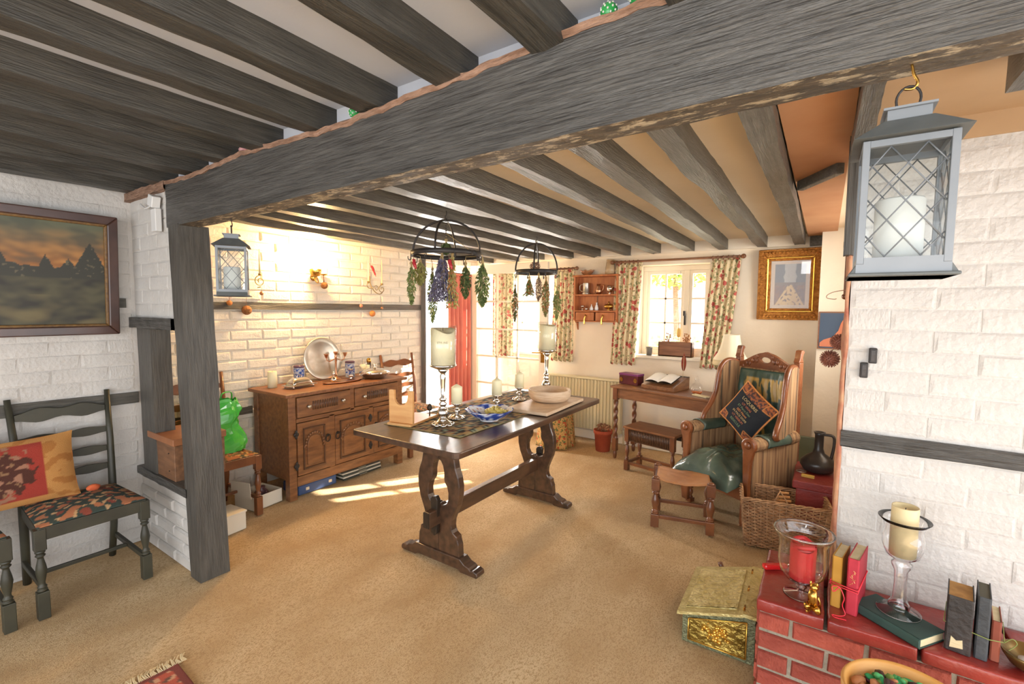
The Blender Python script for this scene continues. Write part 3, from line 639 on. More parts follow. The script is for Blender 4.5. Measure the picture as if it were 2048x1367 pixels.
t = thing('candelabra', 'three-armed copper candelabra without candles on the sideboard', 'candelabra', sbp(-3.575, 2.535))
B().lathe([(.045, 0), (.04, .01), (.014, .02), (.009, .05), (.009, .19), (.013, .20), (.009, .21), (.014, .225), (.02, .24), (.021, .245), (.012, .243), (0, .235)], n=16).out('stem', copper, t)
for s_ in (-1, 1):
    B().tube(spline([(0, 0, .185), (0, s_*.03, .175), (0, s_*.06, .165), (0, s_*.085, .175), (0, s_*.095, .20)]), .0045, 7).lathe([(.006, .195), (.012, .205), (.02, .228), (.021, .232), (.012, .23), (0, .22)], (0, s_*.095, 0), 14).out('arm', copper, t)
t = thing('serving_tray', 'oval copper tray at the middle of the sideboard', 'tray', sbp(-3.42, 2.49))
b = B().lathe([(0, .006), (.135, .006), (.15, .012), (.153, .011), (.145, .002), (0, .001)], n=44); b.tf(Matrix.Diagonal((.58, 1.25, 1, 1))); b.out('tray_body', copper, t)
t = thing('hand_bell', 'small silver bell standing on the copper tray', 'bell', sbp(-3.42, 2.40, .012)); B().lathe([(.028, 0), (.02, .02), (.016, .035), (.006, .042), (.005, .05), (.012, .06), (.008, .075), (0, .08)], n=18).out('bell_body', silver, t); B().ball((0, 0, .004), .006, 8, 6).out('clapper', iron, t)
t = thing('salt_dish', 'small glass and silver salt dish on the right of the copper tray', 'dish', sbp(-3.42, 2.575, .012)); B().lathe([(.03, 0), (.012, .012), (.02, .025), (.035, .035), (.03, .034), (0, .02)], n=18).out('dish_body', silver, t)
t = thing('wine_glass', 'clear wine glass holding a small candle, on the right of the sideboard', 'glass', sbp(-3.50, 2.765)); B().lathe([(.03, 0), (.005, .004), (.004, .06), (.02, .07), (.036, .095), (.038, .12), (.034, .142)], n=22, close=True).out('glass_body', glass, t, solid=.0015); B().lathe([(.026, .085), (.028, .115), (0, .115)], n=16).out('small_candle', wax, t)
t = thing('wine_glass', 'clear wine glass with a silver tealight between candelabra and canister', 'glass', sbp(-3.50, 2.63)); B().lathe([(.03, 0), (.005, .004), (.004, .06), (.02, .07), (.036, .095), (.038, .12), (.034, .142)], n=22, close=True).out('glass_body', glass, t, solid=.0015); B().lathe([(.018, .078), (.02, .092), (0, .092)], n=16).out('tealight', silver, t)
t = thing('votive_candle', 'short cream candle on the right of the sideboard before the dark grinder', 'candle', sbp(-3.56, 2.855)); B().lathe([(.03, 0), (.03, .095), (.027, .097), (0, .09)], n=18).out('wax_body', wax, t); B().tube([(0, 0, .085), (0, 0, .1)], .0014, 5).out('wick', iron, t)
t = thing('pepper_mill', 'dark pepper mill with a brass top behind the silver dish', 'mill', sbp(-3.64, 2.945)); B().lathe([(.022, 0), (.022, .05), (.017, .06), (.021, .08), (.021, .11)], n=16).out('mill_body', oakdd, t); B().lathe([(.021, .11), (.022, .125), (.018, .145), (.006, .152), (0, .152)], n=16).out('brass_top', brass, t)
t = thing('lidded_dish', 'round silver lidded serving dish at the right end of the sideboard', 'dish', sbp(-3.38, 2.80)); t.scale = (1.3, 1.3, 1.3); B().lathe([(.06, 0), (.08, .012), (.098, .035), (.104, .038)], n=36).out('dish_body', silver, t); B().lathe([(.104, .038), (.10, .048), (.07, .062), (.03, .068), (.012, .07), (.008, .078), (.014, .09), (.01, .1), (0, .1)], n=36).out('lid', silver, t)
for s_ in (-1, 1): B().tube(spline([(0, s_*.098, .034), (0, s_*.125, .038), (0, s_*.125, .03), (0, s_*.098, .026)]), .004, 6).out('handle', silver, t)

# under and beside the sideboard
t = thing('flat_case', 'flat blue case with two pale clasps under the sideboard', 'case', (-3.33, 2.14, 0), 0); B().box(-.16, .055, -.165, .17, .006, .082).out('case_body', M('blue_case', '#2a4068', '#36507c', sc=8, rough=.5), t, bev=.01)
for y in (-.09, .11): B().box(.053, .060, y-.014, y+.014, .035, .058).out('clasp', M('pale_label', '#d6c7ae'), t, bev=.002)
cols = ('#3c3f36', '#d4cdbb', '#4a4d44', '#cfc8b4', '#3c3a33')
for i, cc in enumerate(cols):
    t = thing('flat_box', ('dark green flat box at the bottom of the pile under the sideboard', 'pale flat box second from the bottom of the pile under the sideboard', 'dark flat box in the middle of the pile under the sideboard', 'pale flat box second from the top of the pile under the sideboard', 'black flat box on top of the pile under the sideboard')[i], 'box', (-3.33, 2.58, .001+i*.0145), rad(R.uniform(-2, 2)), 'flat boxes under the sideboard')
    B().box(-.15, .05-.004*i, -.20, .20, 0, .013).out('box_body', M('flat_box_%d' % i, cc, rough=.6), t, bev=.002)
    B().box(.046-.004*i, .052-.004*i, -.04, .04, .003, .010).out('end_tab', M('box_tab', '#8b8470'), t)
t = thing('open_carton', 'open white carton with its flap up on the floor by the sideboard', 'carton', (-3.42, 1.735, 0), rad(8)); wc = M('white_card', '#e3dbc8', rough=.8)
B().box(-.10, .12, -.10, .12, 0, .004).box(.116, .12, -.10, .12, 0, .10).box(-.10, .12, -.10, -.096, 0, .10).box(-.10, .12, .116, .12, 0, .10).box(-.10, -.096, -.10, .12, 0, .10).out('box_walls', wc, t)
B().prism([(-.10, .10), (.12, .10), (.105, .21), (-.10, .20)], -.125, -.121).out('flap', wc, t)
t = thing('brown_jug', 'small brown and purple pot standing in the open carton', 'pot', (-3.40, 1.76, .006)); B().lathe([(.03, 0), (.055, .03), (.06, .06), (.04, .09), (.022, .11), (.028, .12)], n=20).out('pot_body', M('brown_glaze', '#7a4a3a', '#4f3a4a', sc=9, rough=.3), t); B().tube(spline([(.025, 0, .11), (.07, 0, .10), (.055, 0, .06)]), .006, 6).out('handle', MC['brown_glaze'], t)
t = thing('cream_box', 'small cream box on the carpet behind the post', 'box', (-3.13, 1.43, 0), rad(6)); B().box(-.12, .05, -.07, .06, 0, .115).out('box_body', wc, t, bev=.004); B().box(-.125, .055, -.075, .065, .113, .125).out('lid', wc, t, bev=.003)

# ladderback chairs -------------------------------------------------------
def seat_pat(cols, sc):
    def f(u, v):
        n = nz(u*sc, v*sc, 3); m = nz(u*sc*1.7, v*sc*1.7, 9)
        if n > .18: return lin(cols[1])
        if m > .26: return lin(cols[2])
        if n < -.32: return lin(cols[3])
        return lin(cols[0])
    return f
def ladder_chair(label, loc, rz, wood, pat, H=.965, Wd=.42):
    t = thing('ladderback_chair', label, 'chair', loc, rz); h = Wd/2
    for s_ in (-1, 1):
        b = B(); x = s_*(h-.012); turned(b, x, -.205, 0, .425, .021, (.13, .10), .021); b.out('leg', wood, t, bev=.003)
        b = B(); b.tube([(s_*(h-.035), .235, 0), (s_*(h-.03), .20, .2), (s_*(h-.03), .19, .43), (s_*(h-.022), .22, .70), (s_*(h-.012), .275, H)], [.017, .018, .019, .016, .013], 8); b.out('back_post', wood, t)
    for i, z in enumerate((.54, .64, .745, .865)):
        yy = .195+(z-.43)*.14; wv = .012 if i < 3 else .022
        b = B(); N = 14; hh = .03 if i < 3 else .036
        top = [(-h+.03+(Wd-.06)*k/N, z+hh*.5+wv*(.5-.5*math.cos(4*math.pi*k/N))*.8+(.012 if i == 3 else 0)*math.sin(math.pi*k/N)) for k in range(N+1)]
        bot = [(-h+.03+(Wd-.06)*k/N, z-hh*.5+wv*.4*math.cos(4*math.pi*k/N)-.004) for k in range(N, -1, -1)]
        b.prism(top+bot, yy-.006, yy+.006); b.tf(Matrix.Translation((0, 0, 0))); b.out('back_slat', wood, t, bev=.002)
    b = B().box(-h+.005, h-.005, -.222, -.196, .37, .43).box(-h+.03, h-.03, .185, .205, .37, .43)
    for s_ in (-1, 1): b.cb((s_*(h-.022), -.01, .40), (.02, .39, .058), RZ(s_*.045))
    b.out('seat_rails', wood, t, bev=.003)
    def sf(u, v):
        y = -.215+.41*u; w = (h-.004)-.02*u; d = (2*v-1)
        return (w*d, y, .432+.028*(1-abs(d)**3)*(1-abs(2*u-1)**4))
    b = B().grid(sf, 60, 60, True, seat_pat(*pat)); b.out('seat_pad', vmc, t, solid=.006)
    b = B()
    for s_ in (-1, 1): B().box(s_*(h-.022)-.009, s_*(h-.022)+.009, -.20, .20, .115, .14).out('side_stretcher', wood, t, bev=.003)
    B().box(-h+.03, h-.03, .0, .018, .118, .137).out('cross_stretcher', wood, t, bev=.003)
    return t
olive = M('dark_olive_chair_wood', '#2c2b22', '#413f31', sc=6, rough=.45)
tap = (('#35443e', '#b5744f', '#c9a477', '#8c4434'), 8)
ch1 = ladder_chair('dark ladderback chair with flowered tapestry seat nearest the post, red cushion leaning on it', (-3.15, .71, 0), rad(90), olive, tap)
ch2 = dup(ch1, (-3.15, .205, 0), rad(90), 'dark ladderback chair cut by the left edge of the photo under the painting')
ch3 = ladder_chair('brown ladderback chair carrying the green bag, between post and sideboard', (-3.43, 1.45, 0), rad(90), oakx, (('#6a5538', '#a5653e', '#c39a62', '#3d4a3d'), 12))
ch4 = dup(ch3, (-3.47, 3.36, 0), rad(84), 'brown ladderback chair standing at the right end of the sideboard by the garden door')
# cushion across the two near chairs
t = thing('red_cushion', 'wide red and brown flowered cushion with a gold border leaning on the near chairs', 'cushion', (-3.235, .40, .625), rot=(0, rad(-14), rad(2)))
def cuc(u, v):
    e = min(u, 1-u, 1-v, v)
    if u > .80 or u < .14 or v < .1 or v > .92: return lin('#c08a4c') if nz(u*9, v*9) > -.1 else lin('#ac7238')
    d = (u-.45)**2*3+(v-.5)**2*2.2; n = nz(u*16, v*11, 2); k = nz(u*36, v*22, 6)
    if n > .22 and u < .72: return lin('#9c7058')
    if k > .34 and u < .66: return lin('#8c6a4c')
    return lin('#9c382a') if d+.25*n > .26 else lin('#4e2b20')
def cuf(u, v):
    y, z = (u-.5)*.62, (v-.5)*.315; e = (1-abs(2*u-1)**5)*(1-abs(2*v-1)**4)
    px = 1+.05*abs(2*v-1)**3-.02; return (.055*e+.004*nz(u*7, v*7), y*(1+.04*(abs(2*v-1)**3)), z*(1+.08*abs(2*u-1)**4))
b = B().grid(cuf, 90, 60, True, cuc); k0 = len(b.v); b.grid(lambda u, v: (-cuf(u, 1-v)[0], cuf(u, 1-v)[1], cuf(u, 1-v)[2]), 30, 20, True, lambda u, v: lin('#b06a2e')); b.out('cushion_cover', vmc, t)
B().ball((.05, .36, -.150), (.022, .03, .018), 10, 7, lambda d: 1+.25*nz(d.x*4, d.y*4, d.z*4)).out('tassel', M('orange_tassel', '#b8502c', '#d4683a', sc=30, rough=.9), t)
# green bag
t = thing('shopping_bag', 'crumpled bright green plastic bag on the chair behind the post', 'bag', (-3.45, 1.46, .458), 0); gp = M('green_plastic', '#2fa23c', '#5fc24c', sc=6, rough=.22, coat=.4)
def bgf(u, v):
    a = 2*math.pi*u; w = .17*(1-.25*v+.10*math.sin(v*9)); d = .12*(1-.65*v)+.01
    c, s_ = math.cos(a), math.sin(a); k = 1+.20*nz(c*2.2, s_*2.2, v*3.5)+.11*nz(c*5, s_*5, v*8)
    return (d*abs(c)**.6*math.copysign(1, c)*k+.015, (w*abs(s_)**.6*math.copysign(1, s_))*k+.02, .35*v+.05*v*nz(c*2, s_*2, 4))
B().grid(bgf, 44, 18, False).out('bag_body', gp, t)
for s_ in (-.07, .1): B().tube(spline([(.0, s_-.035, .32), (.01, s_-.03, .385), (.01, s_+.03, .39), (0, s_+.035, .32)]), .010, 6, flat=.3).out('handle', gp, t)
# wooden box on the partition sill
t = thing('wooden_box', 'old brown wooden box with hinged lid on the low brick partition', 'box', (-3.13, 1.165, .476), rad(0)); bw = M('old_box_wood', '#6a4a33', '#8a6345', sc=5, rough=.5, bump=.2, st=(2, 8, 8))
B().box(-.15, .19, -.11, .15, 0, .20).out('box_body', bw, t, bev=.003); B().box(-.158, .198, -.118, .158, .202, .24).out('lid', M('box_lid_wood', '#8d5a3a', '#a6704a', sc=5, rough=.45), t, bev=.004)
B().tube(spline([(.02, -.0, .242), (.02, .01, .258), (.08, .01, .258), (.08, 0, .242)]), .003, 6).out('lid_handle', brass, t)
for z in (.05, .15): B().ball((-.06, -.112, z), .004, 6, 4).ball((.12, -.112, z), .004, 6, 4).out('rivets', iron, t)
# ------------------------------------------------------------------ window side of the room
def curtain(label, x0, x1, z0, z1, mat, y=4.735, folds=6, amp=.022, ax='x', xb=None, wob=.012, seed=1, name='curtain'):
    t = thing(name, label, 'curtain', (0, 0, 0))
    def f(u, v):
        z = z1+(z0-z1)*v; a = x0+(x1-x0)*u; 
        if xb: a = a*(1-v)+(xb[0]+(xb[1]-xb[0])*u)*v
        d = amp*(.6+.4*v)*math.sin(u*folds*6.283+.8*nz(v*2, seed))+wob*nz(u*4, v*2, seed); zz = z-.012*v*math.sin(u*folds*6.283)
        return (a, y+d, zz) if ax == 'x' else (y+d, a, zz)
    B().grid(f, folds*14, 26).out('cloth', mat, t, solid=.004)
    if ax == 'x': B().box(x0, x1, y-.012, y+.012, z1-.006, z1+.012).out('heading_tape', mat, t)
    else: B().box(y-.012, y+.012, x0, x1, z1-.006, z1+.012).out('heading_tape', mat, t)
    return t
def rod(label, x0, x1, y, z, ax='x', rings=()):
    t = thing('curtain_rod', label, 'curtain rod', (0, 0, 0)); P = lambda a, dy=0, dz=0: (a, y+dy, z+dz) if ax == 'x' else (y+dy, a, z+dz)
    B().tube([P(x0), P(x1)], .011, 12).out('pole', oakl, t)
    for e in (x0, x1): 
        B().ball(P(e), .022, 12, 8).out('finial', oakl, t)
    for q in rings:
        rr = B(); c = P(q, 0, -.006); pts = []
        for k in range(12):
            g = k*math.pi/6; pts.append((c[0], c[1]+.02*math.cos(g), c[2]+.02*math.sin(g)) if ax == 'x' else (c[0]+.02*math.cos(g), c[1], c[2]+.02*math.sin(g)))
        rr.tube(pts, .0035, 6, True).out('ring', oakx, t)
    for e in (x0+.06, x1-.06): B().box(*( (e-.012, e+.012, y, YB, z-.012, z+.012) if ax == 'x' else (XL, y, e-.012, e+.012, z-.012, z+.012))).out('bracket', oakl, t)
    return t
rod('reddish wooden curtain rod above the window over the desk', -1.89, -.64, 4.70, 1.945, rings=[-1.84+.045*i for i in range(6)]+[-.90+.045*i for i in range(6)])
rod('reddish wooden curtain rod above the window behind the glazed door', -3.5, -2.31, 4.72, 1.905, rings=[-2.56+.05*i for i in range(5)])
rod('short dark wooden rod carrying the salmon curtain', 4.08, 4.66, -3.70, 1.865, 'y')
curtain('cream floral curtain left of the window over the desk, below the rod end', -1.86, -1.58, .875, 1.925, floral, folds=5, xb=(-1.90, -1.63), seed=2)
curtain('cream floral curtain right of the window over the desk, beside the lamp', -.91, -.66, .90, 1.93, floral, folds=5, xb=(-.99, -.76), seed=5)
curtain('narrow cream floral curtain seen left of the door panes', -3.47, -3.16, .87, 1.885, floral, folds=5, seed=8)
curtain('cream floral curtain right of the glazed door, beside the wall shelf', -2.60, -2.34, .86, 1.885, floral, folds=5, xb=(-2.63, -2.35), seed=11)
curtain('long salmon pink curtain at the garden door', 4.15, 4.60, .04, 1.85, salmon, y=-3.695, folds=6, amp=.028, ax='y', seed=14)

# radiator
t = thing('radiator', 'cream ribbed radiator on the wall below the shelf', 'radiator', (0, 0, 0))
def rdf(u, v):
    x = -2.62+.85*u; k = (u*22) % 1; return (x, 4.705+(.012 if k < .72 else -.004), .13+.55*v)
B().grid(rdf, 176, 2, False).out('ribbed_panel', cream_gloss, t, solid=.01)
B().box(-2.63, -1.76, 4.69, 4.775, .685, .705).out('top_grille', cream_gloss, t, bev=.004); B().box(-2.63, -2.615, 4.70, 4.77, .12, .69).box(-1.775, -1.76, 4.70, 4.77, .12, .69).out('side_panels', cream_gloss, t, bev=.003)
B().box(-2.60, -1.79, 4.73, 4.795, .2, .6).out('back_panel', cream_gloss, t); B().tube([(-1.77, 4.75, .16), (-1.74, 4.75, .16), (-1.74, 4.75, .0)], .008).out('pipe', cream_gloss, t)

# floral cloth-covered stool and plant pot
t = thing('covered_stool', 'stool hidden under a floral cloth reaching the floor, seen under the table end', 'stool', (-2.34, 4.35, 0))
def clf(u, v):
    a = 2*math.pi*u; s_ = max(abs(math.cos(a)), abs(math.sin(a)))**.7; r = (.155+.03*v+.018*v*math.sin(9*a))/s_**.5; z = .44*(1-v)**1.0
    return (r*math.cos(a), r*math.sin(a), max(z, .002))
B().grid(clf, 90, 14).lathe([(.155, .438), (.14, .448), (0, .45)], n=30).out('cloth', floral2, t, solid=.003)
t = thing('plant_pot', 'terracotta pot with a dry plant on the floor left of the desk', 'plant pot', (-1.85, 4.46, 0)); 
B().lathe([(.072, 0), (.088, .18), (.096, .18), (.098, .215), (.088, .215), (.082, .19), (0, .19)], n=28).out('pot_body', terracotta, t)
b = B(); 
for i in range(26):
    a = R.uniform(0, 6.28); r = R.uniform(.02, .1); h = R.uniform(.04, .09); b.tube([(0.02*math.cos(a), .02*math.sin(a), .19), (r*.6*math.cos(a), r*.6*math.sin(a), .19+h), (r*math.cos(a), r*math.sin(a), .19+h*.8)], .002, 4)
leaves(b, (0, 0, .24), (.085, .085, .035), 60, .018, R); b.out('dry_plant', M('dry_plant', '#8d5f45', '#a67a57', sc=9, rough=.9), t)

# writing desk ------------------------------------------------------------
dk = thing('writing_table', 'brown oak side table with twisted legs under the window', 'desk', (-1.135, 4.345, 0), rad(-13)); hw, hd = .54, .205
B().box(-hw, hw, -hd, hd, .695, .718).out('table_top', oakl, dk, bev=.005)
B().box(-hw+.05, hw-.05, -hd+.025, -hd+.045, .60, .695).out('front_frieze', oakl, dk, bev=.003); B().box(-hw+.05, hw-.05, hd-.045, hd-.025, .60, .695).out('back_frieze', oakl, dk)
for x in (-hw+.035, hw-.055): B().box(x, x+.02, -hd+.03, hd-.03, .60, .695).out('side_frieze', oakl, dk)
def twist(b, x, y, z0, z1, r, turns=4.5):
    def f(u, v): a = 2*math.pi*v; z = z0+(z1-z0)*u; rr = r*(1+.27*math.cos(2*(a-u*turns*math.pi))); return (x+rr*math.cos(a), y+rr*math.sin(a), z)
    b.grid(f, 60, 14)
for x in (-hw+.045, hw-.045):
    for y in (-hd+.04, hd-.04):
        b = B().box(x-.024, x+.024, y-.024, y+.024, .58, .70).box(x-.022, x+.022, y-.022, y+.022, .075, .20); twist(b, x, y, .20, .58, .019); b.lathe([(.012, 0), (.018, .02), (.021, .045), (.014, .075)], (x, y, 0), 12); b.out('twisted_leg', oakx, dk, bev=.002)
def dkp(x, y, z=0):  # table-top point from room coordinates
    return (x, y, .7185+z)
t = thing('jewel_box', 'purple and red box with brass corners at the left end of the desk', 'box', dkp(-1.565, 4.46), rad(-14)); B().box(-.105, .105, -.055, .055, .0, .088).out('box_body', M('dark_red_lacquer', '#43161c', '#64262b', sc=8, rough=.3), t, bev=.003)
B().box(-.108, .108, -.058, .058, .088, .108).out('lid', M('purple_lacquer', '#6b2a5e', '#853a70', sc=8, rough=.35), t, bev=.004)
for x in (-.08, .08): B().prism([(x-.018, .035), (x, .02), (x+.018, .035), (x+.018, .055), (x, .07), (x-.018, .055)], -.0585, -.055).out('brass_mount', brass, t)
t = thing('writing_slope', 'wooden writing slope in the middle of the desk carrying the open book', 'writing box', dkp(-1.22, 4.40), rad(-14))
B().prism([(-.14, 0), (.15, 0), (.15, .11), (.11, .11), (-.14, .035)], -.165, .165, 'x').out('slope_body', oakm, t, bev=.003)
B().box(-.165, .165, .115, .15, .109, .114).out('pen_ledge', oakdd, t)
t = thing('open_book', 'open book with white pages on the writing slope', 'book', (-1.235, 4.375, .8115), rot=(rad(16.5), 0, rad(-14)))
def pgf(u, v):
    x = (u-.5)*.26; return (x, (v-.5)*.17, .004+.020*math.sin(min(1, abs(2*u-1)*1.0)*math.pi)**.7*(1-.3*abs(2*u-1))-.004*(1-abs(2*u-1)))
B().grid(pgf, 32, 4).out('pages', paperw, t, solid=.006); B().box(-.135, .135, -.09, .09, -.004, -.001).out('cover', oakdd, t)
t = thing('quill_pen', 'red-brown feather quill standing at the right end of the writing slope', 'quill', (-1.075, 4.46, .83), rot=(0, rad(3), 0))
B().tube([(0, 0, -.01), (.0, 0, .05), (-.006, 0, .20)], .0022, 6).out('shaft', paper, t); B().grid(lambda u, v: ((v-.5)*.045*math.sin(math.pi*min(1, u*1.05+.05))**.6-.006*u, .004*math.sin(v*3), .06+.17*u), 16, 6).out('vane', M('red_feather', '#7c2a1e', '#a04a30', sc=20, rough=.8), t, solid=.002)
t = thing('glass_decanter', 'small round glass decanter with amber drink on the desk before the lamp', 'decanter', dkp(-.905, 4.26), 0); B().lathe([(.035, 0), (.052, .03), (.055, .055), (.04, .085), (.018, .105), (.016, .12), (.022, .128)], n=24).out('flask', glass, t)
B().lathe([(.033, .003), (.048, .028), (0, .028)], n=20).out('drink', M('amber_drink', '#a5521f', rough=.1), t); B().lathe([(.014, .118), (.016, .13), (.01, .15), (.006, .16), (0, .162)], n=14).out('glass_stopper', glass, t)
t = thing('paper_sheets', 'few loose cream papers on the desk right of the writing slope', 'papers', dkp(-.84, 4.16), rad(-30)); B().box(-.09, .06, -.02, .02, 0, .008).box(-.08, .07, -.026, .014, .008, .014).out('sheets', paper, t)
t = thing('table_lamp', 'table lamp with cream fringed shade between window and armchair', 'lamp', dkp(-.655, 4.33), 0)
B().lathe([(.06, 0), (.062, .01), (.03, .02), (.018, .05), (.035, .09), (.04, .13), (.02, .17), (.010, .19), (.010, .25)], n=22).out('base', brass, t)
shm = M('cream_lampshade', '#e5d8b8', '#eadfc4', sc=4, rough=.8)
def shf(u, v):
    a = 2*math.pi*u; p = [(.062, .53), (.066, .50), (.076, .44), (.100, .37), (.135, .315)]; k = v*4; i = min(3, int(k)); k -= i
    r = p[i][0]*(1-k)+p[i+1][0]*k; z = p[i][1]*(1-k)+p[i+1][1]*k; r *= 1+.03*abs(math.cos(4*a)); return (r*math.cos(a), r*math.sin(a), z)
B().grid(shf, 64, 16).out('lamp_shade', shm, t, solid=.003)
def fr(u, v): a = 2*math.pi*u; r = .1365*(1+.03*abs(math.cos(4*a)))+.002*math.sin(u*400); return (r*math.cos(a), r*math.sin(a), .315-.045*v)
B().grid(fr, 160, 2).out('fringe', M('cream_fringe', '#d8c49a', rough=.9), t, solid=.002)
# things on the sill
t = thing('grey_tumbler', 'small grey cup on the left of the window sill', 'cup', (-1.50, 4.79, .985)); B().lathe([(.028, 0), (.032, .085), (.028, .085), (.025, .01), (0, .01)], n=20).out('cup_body', M('grey_stoneware', '#77736c', rough=.5), t)
t = thing('planter_trough', 'long wooden trough with dried stems on the window sill', 'planter', (-1.245, 4.845, .985)); B().box(-.165, .165, -.05, .05, 0, .012).box(-.165, .165, -.05, -.038, 0, .145).box(-.165, .165, .038, .05, 0, .145).box(-.165, -.153, -.05, .05, 0, .145).box(.153, .165, -.05, .05, 0, .145).box(-.15, .15, -.04, .04, .1, .12).out('trough', oakl, t, bev=.003)
b = B()
for x0_, n_ in ((-.08, 12), (.10, 16)):
    for i in range(n_): a = R.uniform(0, 6.28); r = R.uniform(.01, .05); h = R.uniform(.04, .11); b.tube([(x0_, 0, .12), (x0_+r*math.cos(a), r*math.sin(a), .12+h)], .002, 4); b.ball((x0_+r*math.cos(a), r*math.sin(a), .12+h), .008, 6, 4)
b.out('dried_stems', M('dry_brown', '#8a5a3a', '#b08050', sc=9, rough=.9), t)
t = thing('hanging_ornament', 'yellow drop-shaped ornament hanging in the window above the trough', 'ornament', (-1.245, 4.93, 1.17)); B().lathe([(0, 0), (.017, .01), (.022, .04), (.02, .08), (.01, .095), (0, .1)], n=16).out('drop', M('yellow_glass', '#d9b566', rough=.4), t); B().tube([(0, 0, .095), (0, 0, .68)], .0012, 4).out('thread', iron, t)

# carved stool table under the desk
t = thing('carved_stool', 'low oak stool table with fluted frieze in front of the writing table', 'stool', (-1.20, 4.09, 0), rad(-13)); 
B().box(-.25, .25, -.14, .14, .385, .405).out('stool_top', oakl, t, bev=.005)
b = B().box(-.21, .21, -.112, -.098, .27, .385)
for i in range(26): b.lathe([(.006, .28), (.006, .375)], (-.195+i*.0156, -.113, 0), 6)
b.out('fluted_frieze', oakc, t); B().box(-.21, .21, .098, .112, .31, .385).out('back_frieze', oakdd, t)
for x in (-.22, .22):
    for y in (-.105, .105): b = B(); turned(b, x, y, 0, .385, .02, (.09, .12)); b.out('leg', oakx, t, bev=.002)
for y in (-.105, .105): B().box(-.20, .20, y-.012, y+.012, .055, .08).out('long_stretcher', oakx, t, bev=.002)
for x in (-.22, .22): B().box(x-.01, x+.01, -.09, .09, .055, .08).out('side_stretcher', oakx, t, bev=.002)

# wall shelf with its pieces ------------------------------------------------
sh = thing('wall_shelf', 'small brown wooden wall shelf with two drawers, between the curtains', 'shelf', (-2.075, 4.80, 1.26)); so = M('orange_shelf_wood', '#9a562e', '#b87040', sc=5, rough=.45, st=(6, 6, 1.2))
hw = .245; dp = .11
for s_ in (-1, 1):
    B().prism([(-dp, .55), (0, .55), (0, -.04), (-.012, -.02), (-.03, .03), (-.07, .05), (-dp, .09)][::s_], s_*hw-.008, s_*hw+.008, 'x').out('side_board', so, sh, bev=.002)
B().box(-hw, hw, -.012, -.004, .06, .55).out('back_board', so, sh); B().box(-hw-.02, hw+.02, -dp-.02, 0, .545, .565).out('top_board', so, sh, bev=.005)
for z in (.34, .165): B().box(-hw+.008, hw-.008, -dp+.005, -.012, z, z+.016).out('shelf_board', so, sh, bev=.002)
B().box(-hw+.008, hw-.008, -dp+.005, -.012, .055, .067).out('shelf_board', so, sh)
for s_ in (-1, 1):
    d = B().box(s_*.118-.108, s_*.118+.108, -dp+.0, -.02, .070, .160).out('drawer', so, sh, bev=.004)
    B().lathe([(.008, 0), (.006, .012), (.012, .02), (0, .026)], (s_*.10, -dp, .125), 10, rot=RX(math.pi/2)).tube(spline([(s_*.10, -dp-.015, .12), (s_*.10-.012, -dp-.02, .07), (s_*.10-.006, -dp-.02, .03)]), .010, 6).out('drawer_pull', brass, d)
B().box(-.018, -.006, -.02, -.012, .18, .34).out('back_strip', oakx, sh)
def shp(x, y, z): return (-2.075+x, 4.80+y, 1.26+z)
t = thing('tankard', 'pewter tankard on the upper shelf of the wall cabinet, at its left', 'tankard', shp(-.13, -.06, .356)); B().lathe([(.045, 0), (.045, .01), (.038, .02), (.035, .12), (.037, .125), (.033, .125), (.033, .02), (0, .02)], n=22).out('tankard_body', pewter, t); B().tube(spline([(-.035, 0, .11), (-.07, 0, .10), (-.07, 0, .05), (-.036, 0, .03)]), .006, 6).out('handle', pewter, t)
t = thing('copper_cup', 'copper jug with handle in the middle of the upper wall shelf', 'jug', shp(.02, -.06, .356)); B().lathe([(.02, 0), (.03, .02), (.032, .05), (.018, .08), (.022, .11), (.018, .11), (0, .09)], n=20).out('jug_body', copper, t); B().tube(spline([(.018, 0, .10), (.055, 0, .095), (.05, 0, .05), (.03, 0, .03)]), .005, 6).out('handle', copper, t)
t = thing('silver_cup', 'small silver cup at the right of the upper wall shelf', 'cup', shp(.15, -.06, .356)); B().lathe([(.022, 0), (.01, .01), (.012, .02), (.034, .04), (.038, .09), (.034, .09), (0, .05)], n=20).out('cup_body', silver, t); B().tube(spline([(.034, 0, .08), (.06, 0, .075), (.05, 0, .045), (.034, 0, .045)]), .004, 6).out('handle', silver, t)
t = thing('silver_goblet', 'tiny silver goblet at the left of the lower wall shelf', 'goblet', shp(-.17, -.06, .181)); B().lathe([(.02, 0), (.005, .01), (.005, .025), (.02, .04), (.022, .055), (0, .035)], n=16).out('goblet_body', silver, t)
t = thing('silver_thimble', 'tiny silver pot beside the goblet on the lower wall shelf', 'pot', shp(-.115, -.07, .181)); B().lathe([(.012, 0), (.014, .02), (.01, .025), (0, .026)], n=14).out('pot_body', silver, t)
t = thing('china_bottle', 'small white china bottle left of the tallest one on the lower wall shelf', 'bottle', shp(-.06, -.06, .181)); B().lathe([(.018, 0), (.022, .015), (.012, .04), (.005, .05), (.006, .065), (0, .066)], n=16).out('bottle_body', MC['white_china'], t)
t = thing('china_bottle', 'taller white china bottle in the middle of the lower wall shelf', 'bottle', shp(.0, -.06, .181)); B().lathe([(.018, 0), (.021, .02), (.012, .055), (.006, .065), (.008, .085), (0, .086)], n=16).out('bottle_body', MC['white_china'], t)
t = thing('brass_lamp', 'brass oil lamp at the right of the lower wall shelf', 'oil lamp', shp(.14, -.06, .181)); B().ball((0, 0, .045), (.055, .028, .028), 16, 9).lathe([(.028, 0), (.012, .012), (.01, .025)], n=14).out('lamp_body', brass, t); B().lathe([(.012, .07), (.006, .08), (.008, .095), (0, .1)], n=10).tube(spline([(.05, 0, .05), (.075, 0, .06), (.07, 0, .03)]), .004, 6).out('lid_and_handle', brass, t)
